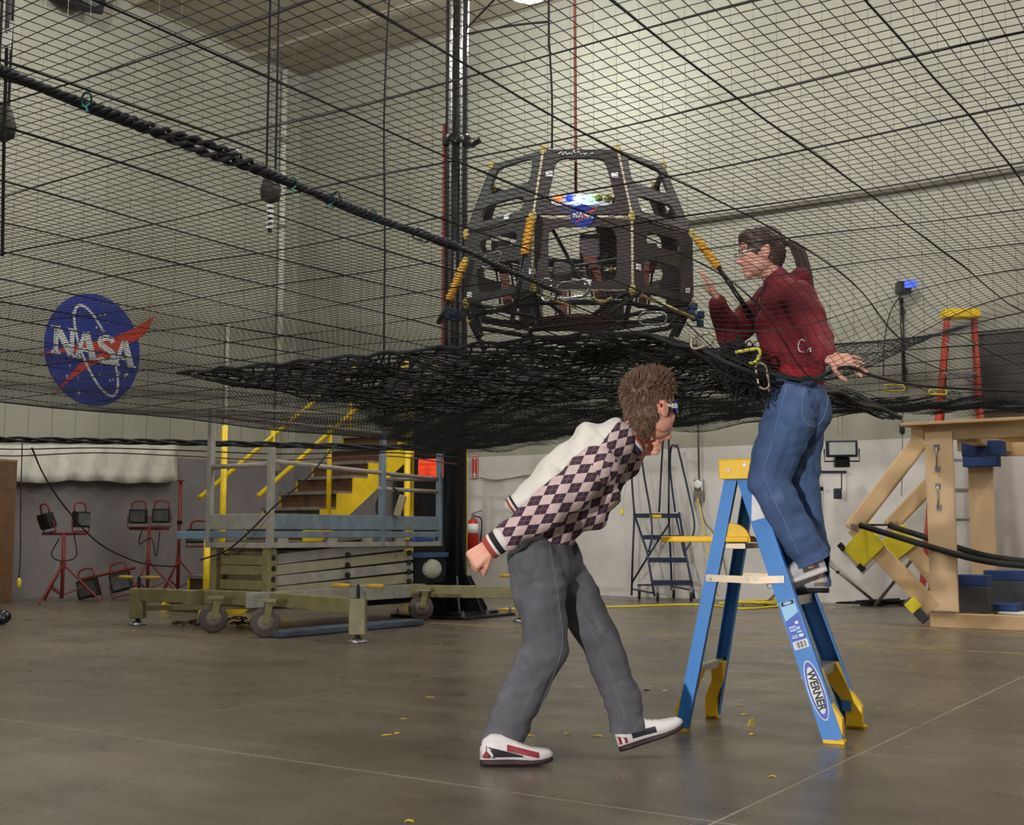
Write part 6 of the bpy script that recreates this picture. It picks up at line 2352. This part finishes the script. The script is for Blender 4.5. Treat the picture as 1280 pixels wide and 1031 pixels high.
# wraparound glasses
M_glens = mat('blue_lens', (24, 70, 190), 0.12)
gp = lambda f_, l_, u_: hc_ + (hfw * f_ + hlat * l_ + hu_ * u_) * 1.02
gl = MB()
vs, fs = [], []
for i in range(13):
    a = math.radians(-68 + 136 * i / 12)
    for rr, uu in ((0.0, 0.026), (0.0, -0.016), (0.003, -0.016), (0.003, 0.026)):
        vs.append(gp(0.036 + (0.080 + rr) * math.cos(a), (0.072 + rr) * math.sin(a), uu - 0.004 * (1 - math.cos(a)) * (1 if uu > 0 else -1)))
for i in range(12):
    for k in range(4):
        fs.append((i * 4 + k, i * 4 + (k + 1) % 4, i * 4 + 4 + (k + 1) % 4, i * 4 + 4 + k))
fs += [(0, 1, 2, 3), (48, 49, 50, 51)]
gl.add(vs, fs)
glo = gl.build('safety_glasses', M_glens, man, True)
for sg in (-1, 1):
    MB().beam(gp(0.074, 0.071 * sg, 0.006), gp(0.040, 0.080 * sg, 0.003), 0.005, 0.017).build('temple', M_white, glo)
    MB().beam(gp(0.040, 0.080 * sg, 0.003), gp(-0.012, 0.086 * sg, 0.004), 0.004, 0.011).build('temple_tip', M_white, glo)
    MB().ell(gp(-0.026, 0.088 * sg, 0.000), (0.009, 0.004, 0.010), R3m).build('ear_hook', M_red, glo, True)
# earplugs on a cord
q = [mp(784, 572, -.05), mp(783, 600, -.06), mp(779, 625, -.06), mp(777, 640, -.06)]
ep = MB().tube(catmull(q), 0.0014, 4).build('earplug_cord', mat('pale_cord', (170, 168, 150), 0.7), man)
for c in (q[0] + EZ * 0.01, q[-1]):
    MB().lathe(c - EZ * 0.014, [(0.004, 0), (0.007, 0.008), (0.006, 0.026), (0.003, 0.032)], n=8).build('earplug', M_ycord, ep, True)
# shoes
M_shoe = mat('white_leather', (222, 216, 214), 0.45)
M_sole = mat('dark_sole', (52, 34, 38), 0.6)
M_snavy = mat('shoe_dark', (38, 36, 46), 0.5)
M_smar = mat('shoe_maroon', (142, 34, 50), 0.5)
h_, t_ = G(600, 957), G(690, 951)
t_.y = h_.y + 0.02
shoe(man, V((h_.x, h_.y, 0.002)), V((t_.x, t_.y, 0.002)), EZ, 0.10, 0.115, M_shoe, M_sole,
     ((0.01, 0.58, (0.030, 0.030), (0.078, 0.040), M_snavy), (0.36, 0.80, (0.056, 0.030), (0.080, 0.050), M_smar), (0.03, 0.11, (0.030, 0.030), (0.040, 0.072), M_smar), (0.09, 0.17, (0.056, 0.030), (0.076, 0.044), M_shoe), (0.20, 0.60, (0.029, 0.029), (0.034, 0.034), M_shoe)))
h_ = mp(775, 944, .03)
h_.z = max(h_.z, 0.02)
t_ = mp(856, 912, .05)
upv = (t_ - h_).normalized()
upv = (EZ - upv * EZ.dot(upv)).normalized()
shoe(man, h_, t_, upv, 0.10, 0.115, M_shoe, M_sole,
     ((0.22, 0.58, (0.038, 0.034), (0.064, 0.058), M_snavy), (0.02, 0.14, (0.03, 0.03), (0.062, 0.05), M_smar), (0.06, 0.10, (0.03, 0.03), (0.06, 0.05), M_shoe)))

# ---------------- woman
DW = 5.27


def wp(px, py, dy=0.0):
    return P(px, py, DW + dy)


zs = 0.593
st_mid = lp_(fa(0.585), LWD / 2, zs)
pel, wai, che, uch, nck = wp(994, 498), wp(997, 464), wp(986, 408), wp(978, 368), wp(966, 345)
nsh, nel, nwr = wp(1000, 374, -.16), wp(1022, 420, -.28), wp(1032, 447, -.44)
fsh, fel, fwr = wp(962, 374, .15), wp(912, 420, .08), wp(897, 377, .0)
nh, nk, na = wp(990, 514, -.085), wp(960, 600, -.10), wp(1010, 704, -.06)
fh, fk, fa2 = wp(1000, 512, .085), wp(1000, 612, .06), wp(1020, 722, .08)
hc2 = wp(950, 316)
hf = V((-0.95, -0.06, -0.16))
mb = MB()
capsule(mb, pel, wai, 0.092, 0.078, 1.3)
capsule(mb, wai, che, 0.078, 0.085, 1.3)
capsule(mb, che, uch, 0.085, 0.070, 1.35)
capsule(mb, uch, nck, 0.075, 0.050)
capsule(mb, nck, hc2 + V((0.025, 0, -0.04)), 0.048, 0.046)
for a, b_, c_ in ((nh, nk, na), (fh, fk, fa2)):
    capsule(mb, a, b_, 0.080, 0.054)
    capsule(mb, b_, c_, 0.050, 0.034)
for a, b_, c_ in ((nsh, nel, nwr), (fsh, fel, fwr)):
    capsule(mb, a, b_, 0.042, 0.034)
    capsule(mb, b_, c_, 0.034, 0.024)
    capsule(mb, uch, a, 0.048, 0.040)
hfw, hlat, hu_, R3 = head_parts(mb, hc2, hf, V((-0.05, 0, 1)), 0.95)
hand_parts(mb, fwr + (fwr - fel).normalized() * 0.01, V((-0.40, 0.02, 1.0)), V((-0.9, 0.2, -0.3)), -1, 0.92, (0.22, 0.15, 0.15, 0.2), (0.5, 0.2), 0.08)
hand_parts(mb, nwr + V((0.010, -0.014, -0.004)), V((0.93, -0.25, -0.22)), V((0.0, 0.80, -0.60)), -1, 0.95, (0.10, 0.12, 0.16, 0.20), (1.5, 0.2), 0.30)
wom = fuse('person', mb, 0.0045, M_skin2, None, 4, V((st_mid.x, st_mid.y, zs)))
tag(wom, 'woman in maroon sweater and blue jeans standing on the blue stepladder', 'person')
eyes(hc2, hfw, hlat, hu_, R3, wom, 0.95)

mb = MB()
capsule(mb, wp(996, 482), wp(992, 512), 0.108, 0.128, 1.22)
capsule(mb, wp(1004, 505, .0), wp(1006, 520, .0), 0.118, 0.110, 1.25)
capsule(mb, nh, wp(972, 560, -.10), 0.122, 0.108)
capsule(mb, wp(972, 560, -.10), nk, 0.108, 0.088)
capsule(mb, nk, wp(988, 655, -.09), 0.088, 0.084)
capsule(mb, wp(988, 655, -.09), wp(1011, 690, -.06), 0.084, 0.078)
capsule(mb, wp(1011, 690, -.06), wp(1022, 722, -.06), 0.080, 0.080)
capsule(mb, fh, wp(1000, 565, .08), 0.118, 0.100)
capsule(mb, wp(1000, 565, .08), fk, 0.100, 0.084)
capsule(mb, fk, wp(1014, 680, .08), 0.082, 0.076)
capsule(mb, wp(1014, 680, .08), wp(1020, 752, .08), 0.074, 0.074)
jeans = fuse('jeans', mb, 0.006, M_bluejean, wom, 4, disp=wr_m, hems=((wp(1014, 703, -.06), V((0.45, 0, -1)), 0.14), (wp(1020, 733, .08), V((0.05, 0, -1)), 0.22)))
tr = bvh(jeans)
seam_line(tr, [(984, 478), (976, 510), (963, 560), (955, 590), (962, 612), (980, 650), (1000, 695)], 0.0015, 'side_seam', M_stitch_b, jeans)
seam_line(tr, [(968, 474), (990, 471), (1015, 470), (1030, 472)], 0.0015, 'waist_seam', M_stitch_b, jeans)
seam_line(tr, [(966, 484), (990, 481), (1015, 480), (1032, 482)], 0.0016, 'waist_stitch', M_stitch_b, jeans)
seam_line(tr, [(1005, 486), (1003, 520), (1017, 533), (1030, 520), (1033, 492), (1005, 486)], 0.0016, 'pocket_stitch', M_stitch_b, jeans)
seam_line(tr, [(1010, 490), (1020, 525)], 0.0016, 'pocket_stitch', mat('dark_stitch', (48, 62, 92), 0.8), jeans)
seam_line(tr, [(1029, 496), (1012, 524)], 0.0016, 'pocket_stitch', mat('dark_stitch', (48, 62, 92), 0.8), jeans)
seam_line(tr, [(986, 474), (1004, 474)], 0.0022, 'label_tab', mat('tab_red', (150, 92, 92), 0.8), jeans)
for px in (972, 1000, 1022):
    seam_line(tr, [(px, 468), (px - 0.5, 485)], 0.004, 'belt_loop', M_bluejean, jeans)

mb = MB()
capsule(mb, wp(999, 456), wp(990, 415), 0.112, 0.122, 1.28)
capsule(mb, wp(990, 415), wp(982, 376), 0.124, 0.106, 1.4)
capsule(mb, wp(982, 376), wp(972, 352), 0.102, 0.064, 1.2)
capsule(mb, wp(966, 404), wp(972, 440), 0.080, 0.080, 1.2)
for a, b_, c_, r in ((nsh, nel, nwr, 1.0), (fsh, fel, fwr, 0.95)):
    capsule(mb, a, b_, 0.076 * r, 0.066 * r)
    capsule(mb, b_, c_.lerp(b_, 0.06), 0.064 * r, 0.046 * r)
    capsule(mb, wp(982, 378), a, 0.090, 0.078 * r)
capsule(mb, wp(1000, 350, 0), wp(1008, 378, 0), 0.052, 0.040, 2.0)
sw = fuse('sweater', mb, 0.0065, M_maroon, wom, 5, disp=wr_s)
tr = bvh(sw)
seam_line(tr, [(960, 352), (950, 372), (944, 392), (940, 408)], 0.004, 'trim_tape', mat('navy_trim', (58, 34, 66), 0.8), sw)
seam_line(tr, [(951, 370), (948, 380), (945, 390)], 0.003, 'trim_mark', mat('gold_trim', (196, 150, 70), 0.7), sw)
mbx = MB()
capsule(mbx, wp(1000, 462), wp(999, 472), 0.112, 0.110, 1.22)
fuse('undershirt', mbx, 0.0075, mat('red_jersey', (158, 24, 40), 0.85), wom, 4)
seam_line(tr, [(1006, 426), (1002, 424), (999, 428), (998, 434), (1000, 439), (1005, 440)], 0.0022, 'letter', M_white, sw, 0.002)
seam_line(tr, [(1009, 440), (1013, 435), (1014, 440)], 0.0022, 'letter', M_white, sw, 0.002)

# hair with ponytail
R3m = Matrix((hfw, hlat, hu_)).transposed()
mb = MB()
mb.ell(hc2 + hfw * -0.016 + hu_ * 0.036, (0.104, 0.083, 0.092), R3m)
mb.ell(hc2 + hfw * -0.052 - hu_ * 0.004, (0.064, 0.076, 0.086), R3m)
mb.ell(hc2 + hfw * 0.030 + hu_ * 0.076, (0.056, 0.068, 0.042), R3m)
mb.ell(hc2 + hfw * -0.108 + hu_ * 0.030, (0.026, 0.026, 0.026), R3m)
hair = fuse('hair', mb, 0.006, M_hair2, wom, 3, disp=lambda p: 0.0016 * math.sin(p.z * 260 + p.x * 190))
pt = [hc2 + hfw * -0.105 + hu_ * 0.030, wp(993, 306), wp(1003, 328), wp(1010, 360, -.03), wp(1016, 385, -.05), wp(1018, 405, -.06)]
cp = catmull(pt, 6)
rnd = random.Random(17)
mb = MB()
for k in range(90):
    ox, oy = rnd.uniform(-1, 1), rnd.uniform(-1, 1)
    if ox * ox + oy * oy > 1:
        continue
    pts = []
    for i, p in enumerate(cp):
        u = i / (len(cp) - 1)
        r = 0.008 + 0.026 * math.sin(math.pi * min(1, u * 1.1)) ** 0.7 * (1 - 0.3 * u)
        pts.append(p + V((ox * r, oy * r, 0.004 * math.sin(i + k))))
    mb.tube(pts, [0.0048 * (1 - 0.6 * i / len(pts)) for i in range(len(pts))], 4, cap=False)
o = mb.build('ponytail', M_hair2, hair, True)
o['kind'] = 'stuff'
MB().lathe(cp[3], [(0.014, -0.008), (0.016, 0), (0.014, 0.008)], cp[4] - cp[2], 12).build('hair_tie', M_black, hair, True)
gp = lambda f_, l_, u_: hc2 + (hfw * f_ + hlat * l_ + hu_ * u_) * 0.95
M_clear = mat('clear_lens', (188, 190, 192), 0.08)
gl = MB()
for sg in (-1, 1):
    gl.tube([gp(0.102, (0.031 + 0.022 * math.cos(t)) * sg, 0.006 + 0.016 * math.sin(t)) for t in [i * math.pi / 8 for i in range(16)]], 0.0022, 5, closed=True)
glo = gl.build('glasses', M_steel, wom, True)
for sg in (-1, 1):
    MB().tube([gp(0.098, 0.054 * sg, 0.008), gp(0.05, 0.074 * sg, 0.010), gp(-0.01, 0.082 * sg, 0.006)], 0.0024, 5).build('temple', M_steel, glo)
# shoes
M_shoe2 = mat('pale_leather', (208, 204, 206), 0.45)
h_, t_ = wp(1030, 706, -.05), lp_(fa(zs) + 0.10, 0.14, zs + 0.004)
t_ = wp(962, 738, -.06)
t_.z = zs + 0.012
upv = (t_ - h_).normalized()
upv = (EZ - upv * EZ.dot(upv)).normalized()
h_ = h_ - upv * 0.03
shoe(wom, h_, t_, upv, 0.088, 0.105, M_shoe2, M_white, ((0.12, 0.40, (0.03, 0.03), (0.06, 0.05), M_steel),), stripe=None)
h_, t_ = wp(1036, 744, .08), wp(968, 744, .08)
h_.z = t_.z = zs
shoe(wom, h_, t_, EZ, 0.088, 0.10, M_shoe2, M_snavy, ((0.05, 0.30, (0.03, 0.03), (0.05, 0.045), M_zinc),))
